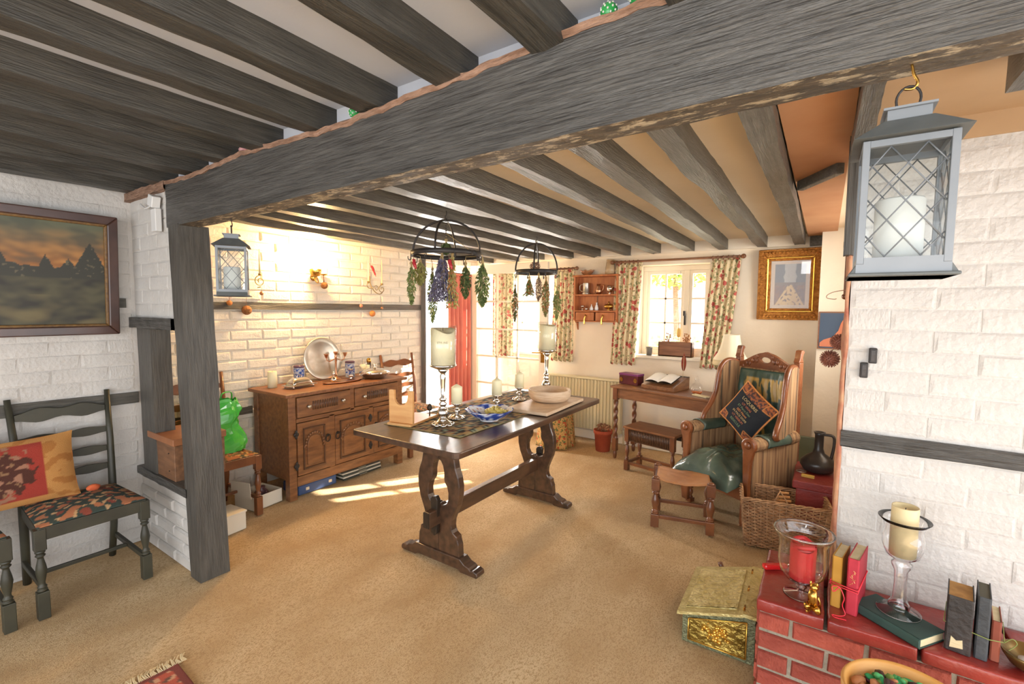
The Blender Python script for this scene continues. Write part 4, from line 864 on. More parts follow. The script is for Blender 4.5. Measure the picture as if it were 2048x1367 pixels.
t = thing('fluted_dish', 'small brown fluted dish on top of the wall shelf at its left', 'dish', shp(-.12, -.06, .566)); B().grid(lambda u, v: ((.03+.05*v)*(1+.06*math.cos(u*50.3)*v)*math.cos(6.2832*u), (.03+.05*v)*(1+.06*math.cos(u*50.3)*v)*math.sin(6.2832*u)*.6, .005+.045*v*v+.006*v*math.cos(u*50.3)), 64, 6).lathe([(.03, 0), (.03, .006), (0, .006)], n=20).out('dish_body', M('brown_lustre', '#8a5a3f', '#a97a52', sc=9, rough=.3, metal=.3), t, solid=.003)
t = thing('tall_jug', 'tall pale brown jug with handle on top of the wall shelf at its right', 'jug', shp(.145, -.055, .566)); B().lathe([(.055, 0), (.05, .06), (.042, .12), (.038, .14), (.042, .155), (.038, .155), (0, .13)], n=24).out('jug_body', M('buff_stoneware', '#a98d6b', '#bca27e', sc=5, rough=.35), t); B().tube(spline([(.04, 0, .14), (.075, 0, .13), (.075, 0, .07), (.05, 0, .03)]), .007, 6).out('handle', MC['buff_stoneware'], t)

# gilt picture --------------------------------------------------------------
gp_ = thing('gilt_picture', 'ornate gilt-framed picture on the wall above the armchair', 'picture', (-.272, 4.785, 1.685), rot=(rad(3), 0, 0)); fw, fh = .25, .31
def frame(parent, w, h, bw, y0, y1, mat, name, orn=None):
    for a, (x0_, x1_, z0_, z1_) in enumerate(((-w, w, h-bw, h), (-w, w, -h, -h+bw))): 
        z_in = h-bw if a == 0 else -h+bw; z_out = h if a == 0 else -h
        B().prism([(-w, z_out), (w, z_out), (w-bw, z_in), (-w+bw, z_in)], y0, y1).out(name, mat, parent, bev=.006, seg=2)
    for s_ in (-1, 1): B().prism([(s_*w, h), (s_*w, -h), (s_*(w-bw), -h+bw), (s_*(w-bw), h-bw)], y0, y1).out(name, mat, parent, bev=.006)
frame(gp_, fw, fh, .072, -.035, 0, gold, 'frame_rail')
b = B()
for i in range(64):
    a = i/64*4; k = int(a); q = a-k; px, pz = [((q*2-1)*(fw-.03), fh-.03), (fw-.03, (1-2*q)*(fh-.03)), ((1-2*q)*(fw-.03), -fh+.03), (-fw+.03, (2*q-1)*(fh-.03))][k]
    b.ball((px, -.037, pz), (.016, .008, .014), 7, 5)
b.out('carved_leaves', gold, gp_)
frame(gp_, fw-.070, fh-.070, .014, -.046, -.02, goldl, 'bright_slip'); frame(gp_, fw-.082, fh-.082, .02, -.03, -.012, gold, 'inner_slip')
def gpc(u, v):
    x, y = (u-.5)*2, (v-.5)*2
    if abs(x) > .74 or abs(y) > .80: return lin('#b9a48a')
    c = lin('#6e5a48'); 
    if y < -.05: c = lin('#7d5a3c') if nz(x*6, y*6) > 0 else lin('#6b5040')
    if y < .0 and abs(x) < .75*(-y)+.08 and nz(x*9, y*9) > -.25: c = lin('#b89a62')
    if y > .1: c = lin('#5d5a58') if abs(x) > .28+.1*nz(y*5, 2) else lin('#9a9690')
    return c
B().grid(lambda u, v: ((u-.5)*2*(fw-.09), -.014, (v-.5)*2*(fh-.09)), 70, 80, False, gpc).out('print', vm, gp_); B().box(-fw+.09, fw-.09, -.018, -.0165, -fh+.09, fh-.09).out('picture_glass', pane, gp_)
# small picture beyond it
t = thing('small_picture', 'small blue picture with a pink shape in a thin wood frame by the brick wall', 'picture', (.055, 4.53, 1.30), rot=(0, 0, 0))
B().box(-.10, .09, -.012, 0, -.15, .15).out('frame_back', oakl, t); B().box(-.09, .08, -.014, -.011, -.14, .14).out('blue_ground', M('slate_blue', '#46566b', rough=.8), t)
B().prism([(-.085, -.13), (.08, -.13), (.08, .12), (.05, .06), (.035, 0), (.0, -.05), (-.06, -.075), (-.085, -.10)], -.018, -.013).out('pink_shape', M('pink_print', '#c67a5a', rough=.8), t)

# armchair --------------------------------------------------------------------
ac = thing('wing_armchair', 'carved wooden wing armchair with striped upholstery and green leather seat', 'armchair', (-.49, 3.70, 0), rad(-30)); aw = M('armchair_wood', '#6b3b22', '#8f5531', sc=6, rough=.3, bump=.15, coat=.4)
for s_ in (-1, 1):
    x0_, x1_ = sorted((s_*.225, s_*.285)); 
    B().box(x0_, x1_, -.20, .26, .17, .56).out('side_panel', stripe, ac, bev=.01)
    def rollf(u, v, s_=s_): a = math.pi*2*v; y = -.215+.44*u; r = .054; return (s_*.262+r*1.0*math.cos(a), y, .565+r*.85*math.sin(a)+.012*u)
    b = B().grid(rollf, 16, 22); b.out('arm_roll', stripe, ac)
    def thr(u, v, s_=s_): a = rad(-20+220*v); y = -.12+.24*u+.02*nz(v*3, 1); r = .060+.004*nz(u*5, v*5, s_); return (s_*.262+r*math.cos(a), y, .567+r*.9*math.sin(a))
    B().grid(thr, 12, 20).out('leather_arm_cover', leather, ac, solid=.004)
    pr = [(s_*.205, .02), (s_*.262, .02), (s_*.275, .10), (s_*.262, .30), (s_*.268, .46)]+[(s_*.248+s_*.052*math.cos(rad(a)), .565+.055*math.sin(rad(a))) for a in range(-40, 221, 20)]+[(s_*.212, .46), (s_*.218, .30), (s_*.205, .12)]
    pr = [(a_+s_*.017, c_) for a_, c_ in pr]; B().prism(pr if s_ > 0 else pr[::-1], -.245, -.213).out('arm_front', aw, ac, bev=.008)
    B().lathe([(.0, .0), (.026, .0), (.022, .010), (.010, .014), (0, .016)], (s_*.265, -.244, .57), 14, rot=RX(math.pi/2)).out('scroll_boss', aw, ac)
    wp = spline([(.27, .60, 0), (-.02, .60, 0), (-.045, .65, 0), (.01, .72, 0), (.06, .82, 0), (.08, .93, 0), (.10, 1.01, 0), (.15, 1.06, 0), (.22, 1.065, 0), (.29, 1.04, 0)], 4)
    sk = .28 if s_ > 0 else .10; b = B().prism([(p.x, p.y) for p in wp], s_*.235-.02, s_*.235+.02, 'x'); b.v = [(x+s_*sk*(.27-y), y, z) for x, y, z in b.v]; b.out('wing', stripe, ac)
    e = [(s_*(.235+sk*(.27-p.x)), p.x-.004, p.y) for p in wp[4:]]
    B().tube(e, .020, 8).out('wing_rail', aw, ac)
    B().box(s_*.235-.022, s_*.235+.022, .27, .315, 0, 1.09).prism([(.262, 1.09), (.318, 1.09), (.305, 1.12), (.31, 1.145), (.325, 1.165), (.31, 1.18), (.285, 1.175), (.278, 1.15), (.272, 1.12)], s_*.235-.022, s_*.235+.022, 'x').out('back_post', aw, ac, bev=.005)
    b = B(); turned(b, s_*.235, -.20, 0, .17, .022, (.03, .05)); b.out('front_leg', aw, ac)
B().box(-.215, .215, .255, .30, .20, 1.02).out('back_panel', stripe, ac, bev=.01)
B().box(-.225, .225, -.215, -.195, .17, .30).out('seat_rail', aw, ac, bev=.006)
# crest rail with openings
cr = B(); N = 20
top = [(-.215+.43*k/N, 1.055+.085*math.sin(math.pi*k/N)**1.5) for k in range(N+1)]
hole = [(.045*math.cos(rad(a)), 1.085+.022*math.sin(rad(a))) for a in range(-90, 91, 20)]
for s_ in (-1, 1):
    pts = [(0, 1.145)]+[(s_*abs(x), z) for x, z in top if x > .001]+[(s_*.215, 1.0), (0, 1.0)]+[(s_*abs(x), z) for x, z in hole]
    cr.prism(pts if s_ > 0 else pts[::-1], .262, .292)
    for k in range(5): cr.ball((s_*(.07+.028*k), .262, 1.075-.012*k+.012*(k % 2)), (.014, .008, .020), 8, 6)
    cr.ball((s_*.06, .262, 1.11), (.012, .008, .016), 8, 6)
cr.out('carved_crest', aw, ac)
def thw(u, v):   # leather cover with gathered top on the back
    x = (u-.5)*.36; z = 1.01-.52*v; return (x, .242-.022*math.sin(math.pi*v)**.5-.007*math.sin(u*34+2*nz(v*3, 1))*math.sin(math.pi*min(1, v*1.4))-.01*nz(u*5, v*5), z)
def thc(u, v):
    g = nz(u*9, v*2.5, 3)+.4*nz(u*20, v*5)
    return lin('#bd9a52') if (g > -.02 and v > .12 and u > .08) and not (u > .62 and v > .42) else lin('#3e5448')
B().grid(thw, 60, 40, True, thc).out('back_cover', MV('leather_cover', .4, .1, 60), ac, solid=.006)
def stf(u, v):
    x = (u-.5)*.46; y = -.40+.63*v; e = (1-abs(2*u-1)**4)*(1-abs(2*v-1)**5); w = .014*math.sin(u*9+v*14+3*nz(u*3, v*3))*e+.03*nz(u*4, v*4, 2)*e+.008*nz(u*11, v*9)*e
    return (x*(1+.16*max(0, .45-v)), y, .30+.15*e**.6+w-.10*max(0, .3-v))
b = B().grid(stf, 50, 50); b.grid(lambda u, v: ((.5-u)*.46*(1+.16*max(0, .45-v)), -.40+.63*v, .30-.10*max(0, .3-v)-.07*(1-abs(2*u-1)**4)*(1-abs(2*v-1)**4)), 20, 20); b.out('seat_cushion', leather, ac)
# lettered cushion
lc = thing('lettered_cushion', 'square dark cushion woven with lettering, standing on its corner in the armchair', 'cushion', (0, 0, 0)); lc.parent = None
lc.matrix_world = Matrix.Translation((-.43, 3.68, .725)) @ RZ(rad(-30)) @ RX(rad(-14)) @ RY(rad(33)) @ Matrix.Scale(1.1, 4)
def lcc(u, v):
    a, c = abs(2*u-1), abs(2*v-1); m = nz(u*22, v*22)
    if max(a, c) > .97: return lin('#d98f4e')
    if a > .58 and c > .66: return lin('#a8623a') if m > -.05 else lin('#5f3f38')
    if abs(a-.56) < .02 and c > .66 or abs(c-.64) < .02 and a > .58: return lin('#c98a4c')
    if v > .80: return lin('#a05f3a') if m > 0 else lin('#4d3a3a')
    return lin('#20262e')
def lcf(u, v, s_=1): e = (1-abs(2*u-1)**3)*(1-abs(2*v-1)**3); k = 1-.06*(1-abs(2*v-1)**2) ; k2 = 1-.06*(1-abs(2*u-1)**2); return ((u-.5)*.295*k, -s_*.045*e**.7, (v-.5)*.295*k2)
b = B().grid(lambda u, v: lcf(1-u, v), 60, 60, True, lambda u, v: lcc(1-u, v)); b.grid(lambda u, v: lcf(u, v, -1), 16, 16, True, lambda u, v: lin('#2a2d33')); b.out('cushion_cover', vmc, lc)
b = B(); pc = []
for k in range(48):
    q = k/12; i = int(q); q -= i; uu, vv = [(q, 0), (1, q), (1-q, 1), (0, 1-q)][i]; pc.append(lcf(uu, vv))
b.tube(pc, .006, 6, True); b.out('piping', M('orange_piping', '#c98044', '#dc9a5c', sc=30, rough=.8), lc)
inkl = [M('gold_thread', '#b9a878', rough=.9), M('rust_thread', '#b56a4a', rough=.9), M('green_thread', '#6f8a6a', rough=.9), M('orange_thread', '#c98a52', rough=.9)]
for i, (s_, sz, z, x) in enumerate((('LOQUERIS', .030, .055, .0), ('UT VIVAS', .021, .028, .0), ('ET Parce Deo', .021, .004, .0), ('SED Manet', .021, -.020, .0), ('IN PACE DOMI', .020, -.044, .0), ('UT VERBUM', .020, -.068, .0), ('RIDICULE', .022, -.098, .0))):
    text(s_, sz, inkl[i % 4], 'lettering', lc, Matrix.Translation((x, -.0475+.012*(abs(z)/.11)**2, z)) @ RX(math.pi/2), .0005)

# rush-topped footstool
t = thing('footstool', 'small oak footstool with sagging leather top and turned legs before the armchair', 'footstool', (-.755, 3.235, 0), rad(14)); 
def fsf(u, v): return ((u-.5)*.335, (v-.5)*.29, .330-.022*math.sin(math.pi*u)+.004*abs(2*v-1)+.003*nz(u*8, v*8))
B().grid(fsf, 24, 20).out('seat', M('tan_leather', '#a06a40', '#c48c58', sc=5, rough=.4), t, solid=.008)
for x in (-.17, .17):
    for y in (-.14, .14): b = B(); turned(b, x, y, .01, .335, .027, (.085, .075), .026); b.lathe([(.012, 0), (.02, .01)], (x, y, 0), 10); b.lathe([(.02, .335), (.022, .342), (.014, .35), (0, .352)], (x, y, 0), 12); b.out('leg', oakx, t, bev=.003)
for x in (-.17, .17): B().box(x-.010, x+.010, -.12, .12, .055, .078).box(x-.012, x+.012, -.12, .12, .285, .315).out('end_rails', oakx, t, bev=.002)
for y in (-.14, .14): B().box(-.15, .15, y-.010, y+.010, .065, .088).out('long_stretcher', oakx, t, bev=.002)

# wicker basket
t = thing('wicker_basket', 'rectangular brown wicker log basket beside the armchair', 'basket', (-.165, 3.29, 0), rad(9))
def per(q, z):    # rounded rectangle perimeter, wider at the rim
    k = 1+.14*z/.30; hx, hy = .205*k, .125*k; P = 2*(2*hx+2*hy); d = q*P; 
    for (a, c, e) in (((-hx, -hy), (hx, -hy), 2*hx), ((hx, -hy), (hx, hy), 2*hy), ((hx, hy), (-hx, hy), 2*hx), ((-hx, hy), (-hx, -hy), 2*hy)):
        if d <= e: s_ = d/e; return (a[0]+(c[0]-a[0])*s_, a[1]+(c[1]-a[1])*s_, (c[1]-a[1])/e, -(c[0]-a[0])/e)
        d -= e
    return (-hx, -hy, 0, -1)
rows = B(); NS = 44
for r_ in range(27):
    z = .012+r_*.0104; pts = []
    for k in range(NS*2): px, py, nx, ny = per((k/(NS*2)) % 1, z); o_ = .0045*math.cos(math.pi*(k+ (1 if r_ % 2 else 0)*2*.5*2)) if k % 2 == 0 else 0; o_ = .0065*(1 if (k//2+r_) % 2 else -1)*(1 if k % 2 == 0 else 0); pts.append((px+nx*o_, py+ny*o_, z))
    rows.tube(pts, .0040, 5, True)
o = rows.out('woven_strands', wicker, t); o['kind'] = 'stuff'
b = B()
for k in range(NS): a = per(k/NS, .01); c = per(k/NS, .30); b.tube([(a[0], a[1], .0), (c[0], c[1], .30)], .0038, 5)
o = b.out('stakes', wicker, t); o['kind'] = 'stuff'
b = B()
for j in range(3):
    pts = [];
    for k in range(88): px, py, nx, ny = per(k/88, .30); a = k*math.pi/4+j*2.1; pts.append((px+nx*.008*math.cos(a), py+ny*.008*math.cos(a), .302+.008*math.sin(a)))
    b.tube(pts, .0055, 5, True)
b.out('braided_rim', wicker, t); B().box(-.20, .20, -.12, .12, .004, .012).out('base', wicker, t)
t2 = thing('woven_triangle', 'small tan triangular woven piece tipped up inside the log basket', 'tray', (-.15, 3.29, .14), rot=(rad(0), 0, rad(14)))  # triangular woven piece, like a divider, set inside the basket
b = B()
for k in range(9): h = .02*k; b.tube([(-.12+.012*k, -.06+.016*k, h), (.06-.004*k, -.06+.016*k, h+.004)], .009, 6)
b.out('woven_panel', M('tan_wicker', '#b57a45', '#cf9a62', sc=25, rough=.6), t2)
B().tube([(-.13, -.06, 0), (-.02, .07, .17), (.08, -.06, 0)], .009, 6).out('lid_edge', wicker, t2)

# red ledge with jug ---------------------------------------------------------
t = thing('red_ledge', 'low red painted brick ledge behind the log basket', 'ledge', (0, 0, 0)); rp = M('red_painted_brick', '#7c2a28', '#9a3c36', sc=6, rough=.45, bump=.2)
B().box(-.105, .42, 3.42, 3.83, 0, .33).out('ledge_base', rp, t, bev=.008); B().box(-.125, .42, 3.40, 3.86, .332, .385).out('ledge_top', rp, t, bev=.008)
t = thing('black_jug', 'black glazed jug with a wide flat body on the red ledge', 'jug', (.005, 3.66, .386)); bk = M('black_glaze', '#2b2624', '#3d3633', sc=6, rough=.3)
B().lathe([(.05, 0), (.085, .015), (.105, .05), (.10, .075), (.07, .105), (.035, .13), (.026, .16), (.026, .25), (.034, .27), (.028, .27), (0, .24)], n=30).out('jug_body', bk, t)
B().tube(spline([(.025, 0, .255), (.075, 0, .25), (.082, 0, .19), (.07, 0, .10)]), .009, 8, flat=1.3).out('handle', bk, t)
t = thing('yellow_box', 'small yellow matchbox lying before the black jug', 'box', (-.045, 3.50, .386), rad(-8)); B().box(-.035, .035, -.012, .012, 0, .016).out('box_body', M('yellow_card', '#c9a34c', rough=.7), t, bev=.001)
t = thing('metal_ring', 'small pale metal ring left of the black jug', 'ring', (-.085, 3.60, .386)); B().tube([(.028*math.cos(k*.4), .022*math.sin(k*.4), .004) for k in range(16)], .0035, 6, True).out('ring_body', pewter, t)
t = thing('small_jar', 'small pale candle stub behind the black jug', 'candle', (-.03, 3.82, .386)); B().lathe([(.022, 0), (.022, .05), (.018, .052), (0, .045)], n=16).out('wax_body', wax, t)
t = thing('green_panel', 'dull green low panel standing against the wall behind the armchair', 'panel', (-.10, 4.50, 0)); B().box(-.10, .10, -.02, .02, 0, .42).out('panel_body', M('dull_green', '#6a7360', '#77806c', sc=4, rough=.7), t, bev=.004)
# ------------------------------------------------------------------ wall fittings in the dining room
t = thing('wall_lamp', 'brass wall lamp lit on the far brick wall above the sideboard', 'wall lamp', (XL+.012, 2.44, 1.72))
B().lathe([(.032, 0), (.03, .008), (.015, .014), (0, .015)], (0, .02, -.01), 18, rot=RY(math.pi/2)).out('back_plate', brass, t)
B().tube(spline([(.01, .02, -.02), (.06, .02, -.06), (.10, 0, -.04), (.10, -.02, .0)]), .005, 7).out('arm', brass, t)
B().lathe([(.008, -.01), (.035, .0), (.048, .03), (.05, .055), (.047, .055), (.03, .01), (0, 0)], (.10, -.025, .0), 22).out('cup', brass, t)
B().lathe([(.010, .01), (.010, .05)], (.10, -.025, 0), 12).out('candle_tube', wax, t)
B().lathe([(.009, .05), (.019, .075), (.016, .10), (.004, .135), (0, .14)], (.10, -.025, 0), 16).out('lit_bulb', M('lit_bulb', '#ffd9a0', em=45), t)
t = thing('candle_dish', 'small empty brass candle dish with stem beside the wall lamp', 'candle dish', (XL+.05, 2.535, 1.66)); B().lathe([(.003, 0), (.003, .07), (.03, .078), (.032, .084), (0, .08)], n=16).tube([(-.05, 0, 0), (0, 0, 0)], .003, 6).out('dish_body', brass, t)
def pod(x, y, z, r, label, mat, name='pomander', string=.06):
    t = thing(name, label, 'ornament', (x, y, z)); B().ball((0, 0, 0), r, 18, 12, lambda d: 1+.10*math.sin(9*math.atan2(d.y, d.x))*(1-abs(d.z))+.05*nz(d.x*6, d.y*6, d.z*6)).out('ball', mat, t)
    B().tube([(0, 0, r*.9), (0, 0, r+string)], .0015, 4).out('string', bark, t); return t
opm = M('dried_orange', '#b5652f', '#c9874a', sc=20, rough=.7, bump=.5)
pod(XL+.08, 2.52, 1.640, .030, 'dark round clove pomander hanging right below the wall lamp', M('clove_brown', '#8a5530', '#a36f3c', sc=30, rough=.8, bump=1), string=.02)
pod(XL+.05, 1.86, 1.42, .036, 'woven bronze ball hanging over the rail below the left lantern', MC['clove_brown'], 'woven_ball')
pod(XL+.05, 1.98, 1.555, .016, 'small copper ball hanging under the single wall candle', copper, 'copper_ball', .03)
pod(XL+.05, 3.07, 1.39, .030, 'dried orange pomander hanging below the rail under the double wall candles', opm)
pod(XL+.05, 2.935, 1.465, .017, 'small pink ball hanging left under the double wall candles', M('pink_ball', '#c9826a', rough=.6), 'pink_ball', .05)
pod(XL+.05, 3.19, 1.445, .014, 'tiny copper ball hanging right under the double wall candles', copper, 'copper_ball', .08)
pod(XL+.04, 1.74, 1.475, .020, 'small brown seed cluster on the rail behind the left lantern', opm, 'seed_cluster', .02)
ironb = M('bronzed_iron', '#8a7448', '#a08a58', sc=12, rough=.45, metal=.5)
def scroll(c, r, turns, a0, s_=1): return [(c[0], c[1]+s_*r*(1-k/26*.75)*math.cos(a0+k/26*turns*6.283), c[2]+r*(1-k/26*.75)*math.sin(a0+k/26*turns*6.283)) for k in range(27)]
def taper(b, x, y, z, h): b.lathe([(.009, 0), (.006, h*.7), (.003, h), (0, h+.002)], (x, y, z), 12)
t = thing('candle_sconce', 'wrought scroll sconce holding one tall candle right of the left lantern', 'candle sconce', (XL+.06, 1.97, 1.62)); B().tube(scroll((0, -.005, .03), .045, 1.4, 1.57), .0035, 6).tube([(-.05, 0, -.02), (0, 0, -.015)], .004, 6).out('scroll', ironb, t); b = B(); b.lathe([(.011, .0), (.014, .012), (.010, .014)], (0, -.005, .075), 12); b.out('socket', ironb, t)
b = B(); taper(b, 0, -.005, .088, .19); b.out('taper_candle', wax, t)
t = thing('candle_sconce', 'double wrought scroll sconce with two tall cream candles and a chilli', 'candle sconce', (XL+.06, 3.07, 1.66))
B().tube(spline([(-.04, 0, .10), (-.04, .005, .02), (-.01, .03, -.05), (0, .08, -.075), (0, .12, -.06)]), .0045, 6).out('stem', ironb, t)
B().tube(scroll((0, .115, -.025), .042, 1.3, 1.57), .0035, 6).out('scroll', ironb, t); B().tube(scroll((0, .045, -.02), .032, 1.2, 0, -1), .003, 6).out('scroll', ironb, t); B().tube(spline([(-.02, .01, -.02), (0, -.05, -.02), (0, -.07, .01), (0, -.05, .03)]), .0035, 6).out('scroll', ironb, t)
for y, z in ((-.05, .035), (.115, .02)): B().lathe([(.014, -.005), (.012, .008), (.015, .012)], (0, y, z), 12).out('socket', ironb, t); b = B(); taper(b, 0, y, z+.01, .235); b.out('taper_candle', wax, t)
t = thing('chilli_pepper', 'dark red dried chilli hanging on the double sconce', 'chilli', (XL+.07, 3.06, 1.84)); B().tube(spline([(0, -.02, .02), (0, .0, .0), (0, .02, -.04), (.01, .035, -.085)]), [.004]*3+[.012]*8+[.009]*5+[.003]*3, 7).out('pod', M('chilli_red', '#9a1f2a', '#b53438', sc=9, rough=.3), t)
B().tube([(0, -.02, .02), (0, -.025, .04)], .002, 5).out('stalk', bark, t)

# painting on the near left wall
pt = thing('landscape_painting', 'dark framed landscape painting with orange sky above the ladderback chairs', 'picture', (XN+.055, .60, 1.615), rot=(rad(4), 0, rad(90))); fw, fh = .375, .33
fmd = M('dark_red_brown_frame', '#3a2620', '#53372d', sc=6, rough=.3, coat=.4)
frame(pt, fw, fh, .048, -.03, .0, fmd, 'frame_rail'); frame(pt, fw-.04, fh-.04, .02, -.02, .0, M('speckled_gilt', '#5c4020', '#7d5c2c', sc=60, rough=.5), 'frame_slip')
def ptc(u, v):
    n = nz(u*5, v*9)+.5*nz(u*13, v*22); h = .50+.05*nz(u*4, 2)
    def tree(cx, w, hh): d = abs(u-cx)/w; return d < 1 and v < h+hh*(1-d)+.02*nz(u*60, v*40)
    if v < .46: 
        if True: c = Vector(lin('#2e2b24')[:3]).lerp(Vector(lin('#504c36')[:3]), max(0, min(1, .5+n))); k = max(0, min(1, (nz(u*4, v*6, 3)-.05)*4))*(v < .3); c = c.lerp(Vector(lin('#7a6c48')[:3]), .6*k); return (*c, 1)
        c = Vector(lin('#3f3b30')[:3]).lerp(Vector(lin('#6b6748')[:3]), max(0, min(1, .5+n)));  c = c.lerp(Vector(lin('#7d6e48')[:3]), .6 if (v < .2 and nz(u*4, v*6, 3) > .12) else 0); return (*c, 1)
    if tree(.90, .13, .33) or tree(.62, .07, .20) or tree(.34, .09, .24) or tree(.12, .12, .2) or tree(.76, .1, .14) or v < h+.07+.03*nz(u*20, 1): 
        return lin('#34332a') if nz(u*30, v*40) < .42 else lin('#5c5540')
    k = min(1, max(0, (v-.6)/.36)); c = Vector(lin('#94602f')[:3]).lerp(Vector(lin('#5c5e48')[:3]), k); c = c.lerp(Vector(lin('#3f4238')[:3]), .6*max(0, min(1, n*2.2))); c = c.lerp(Vector(lin('#c98f4c')[:3]), .6*max(0, min(1, -n*2))*(1-k)); return (*c, 1)
B().grid(lambda u, v: ((u-.5)*2*(fw-.056), -.008, (v-.5)*2*(fh-.056)), 150, 110, False, ptc).out('canvas', MV('oil_painting', .5), pt)

# ------------------------------------------------------------------ herb racks
def rack(label, x, y, zt, rad_, h):
    t = thing('herb_rack', label, 'hanging rack', (x, y, zt)); 
    B().tube(spline([(0, 0, 0), (.004, 0, -.02), (-.008, 0, -.035), (0, 0, -.05), (.008, 0, -.04)]), .003, 6).out('hook', iron, t)
    zr = -h
    b = B(); n = 48
    b.grid(lambda u, v: (rad_*math.cos(6.2832*u)*(1+.0), rad_*math.sin(6.2832*u), zr-.028*v), n, 2); b.out('hoop', iron, t, solid=.005)
    for k in range(2):
        a = rad(25+90*k); pts = [(rad_*math.cos(a)*math.cos(g), rad_*math.sin(a)*math.cos(g), zr+(h-.055)*math.sin(g)) for g in [math.pi*i/20 for i in range(21)]]
        B().tube(pts, .007, 6, flat=.45).out('arched_strap', iron, t)
    for k in range(8):
        a = rad(10+45*k); cx, cy = rad_*1.01*math.cos(a), rad_*1.01*math.sin(a)
        B().tube(spline([(cx, cy, zr-.01), (cx, cy, zr-.04), (cx*1.02, cy*1.02, zr-.055), (cx*1.07, cy*1.07, zr-.05), (cx*1.08, cy*1.08, zr-.035)]), .003, 5).out('hook', iron, t)
    b = B(); 
    for k in range(9): b.ball((0, .0, -.06-k*.014), (.004, .004, .006), 6, 4)
    b.out('chain', iron, t); return t
hg = M('herb_green', '#5c6b38', '#7f8c4e', sc=30, rough=.9); hg2 = M('herb_dark_green', '#44552f', '#62713f', sc=30, rough=.9); hgy = M('herb_yellow_green', '#8a8a4a', '#aca764', sc=30, rough=.9)
lav = M('lavender_heads', '#5a5468', '#7d7688', sc=30, rough=.9); strw = M('dry_straw', '#9a8458', '#b8a270', sc=30, rough=.9); hor = M('herb_rust', '#a0633c', '#c08452', sc=30, rough=.9)
HG = 'herb bunches hanging from the iron racks'
def bunch(label, x, y, z, L, r, mat, n=150, leaf=.012, shape=0, stem=.05, mat2=None, seed=1):
    t = thing('herb_bunch', label, 'herbs', (x, y, z), 0, HG); q = random.Random(seed); n = int(n*2.2); st_ = B(); lf = B(); l2 = B()
    for i in range(12):
        a = q.uniform(0, 6.28); rr = r*q.uniform(.2, .8); st_.tube([(0, 0, 0), (rr*.3*math.cos(a), rr*.3*math.sin(a), -stem), (rr*math.cos(a), rr*math.sin(a), -L*q.uniform(.6, .95))], .0014, 4)
    st_.tube([(-.006, 0, -stem*.6), (.006, 0, -stem*.6)], .009, 6); st_.out('stalks', strw, t)
    for i in range(n):
        f = q.random(); w_ = (math.sin(math.pi*min(1, f*1.0))**.7 if shape == 0 else (f*.9+.25)); a = q.uniform(0, 6.28); rr = r*w_*math.sqrt(q.random())
        p = Vector((rr*math.cos(a), rr*math.sin(a), -stem-(L-stem)*f)); d = Vector((math.cos(a)*.5+q.gauss(0, .4), math.sin(a)*.5+q.gauss(0, .4), -1+q.gauss(0, .4))).normalized()*leaf; e = d.orthogonal().normalized()*leaf*.35
        e = Matrix.Rotation(q.uniform(0, 3), 3, d.normalized()) @ e; (l2 if mat2 and q.random() < .35 else lf).add([p-d, p+e, p+d, p-e], [(0, 1, 2, 3)])
    lf.out('leaves', mat, t)
    if mat2 and l2.v: l2.out('flower_heads', mat2, t)
    return t
rx, ry, rz_ = -1.886, 2.10, 2.022; rr_ = .205
rack('larger black iron herb rack hanging over the near half of the table', rx, ry, rz_, rr_, .24)
fwd = Vector((-.556, .831)); rgt = Vector((.831, .556)); zr = rz_-.24
def rp_(cx, cy, s_, d): return (cx+rgt.x*s_+fwd.x*d, cy+rgt.y*s_+fwd.y*d)
def hoopstring(t, x, y, z, cx, cy, zz, R_):
    a = math.atan2(y-cy, x-cx); B().tube([(0, 0, -.01), (0, 0, .01), (cx+R_*math.cos(a)-x, cy+R_*math.sin(a)-y, zz-.014-z)], .0018, 5).out('string', strw, t)
def B1(label, s_, d, z, L, r, mat, **k): x, y = rp_(rx, ry, s_, d); hoopstring(bunch(label, x, y, z, L, r*1.25, mat, **k), x, y, z, rx, ry, zr, rr_)
B1('slim green herb bunch at the left end of the larger rack', -.20, -.03, zr-.04, .27, .022, hg, seed=1, n=150)
B1('rounded yellow-green herb bunch second from the left on the larger rack', -.165, .06, zr-.03, .16, .034, hgy, seed=2, n=200, stem=.03)
B1('long pale green herb bunch third from the left on the larger rack', -.105, .14, zr-.06, .36, .028, hg, mat2=hgy, seed=3, n=260)
B1('wide purple lavender bunch at the middle of the larger rack', -.02, -.02, zr+.01, .30, .062, lav, seed=4, n=800, shape=1, leaf=.012, stem=.06)
B1('pale dried bunch with orange seed heads right of the lavender', .045, -.06, zr+.01, .34, .032, hgy, mat2=hor, seed=5, n=260, shape=1)
B1('dark green herb bunch hanging in front of the salmon curtain', .11, .06, zr-.03, .24, .030, hg2, seed=6, n=260)
B1('long dark green herb bunch at the right end of the larger rack', .215, .03, zr-.02, .30, .036, hg2, mat2=hg, seed=7, n=380)
B1('dark grey-green tuft standing inside the larger rack', .0, .0, zr+.10, .11, .03, hg2, seed=8, n=140)
for i, (s_, d, z, lb) in enumerate(((-.185, -.04, -.075, 'bright red dried chilli at the left end of the larger rack'), (.03, -.075, -.08, 'red dried chilli on the bunch right of the lavender'))):
    x, y = rp_(rx, ry, s_, d); t = thing('chilli_pepper', lb, 'chilli', (x, y, zr+z)); B().tube(spline([(0, 0, .03), (.004, 0, .01), (.012, .0, -.01), (.018, .004, -.03)]), [.003, .004]+[.011]*12+[.007]*3+[.003]*2, 7).out('pod', MC['chilli_red'], t); B().tube([(0, 0, .03), (-.003, 0, .05)], .002, 5).out('stalk', bark, t)
qx, qy, qz = -1.91, 3.18, 2.018; zr2 = qz-.265
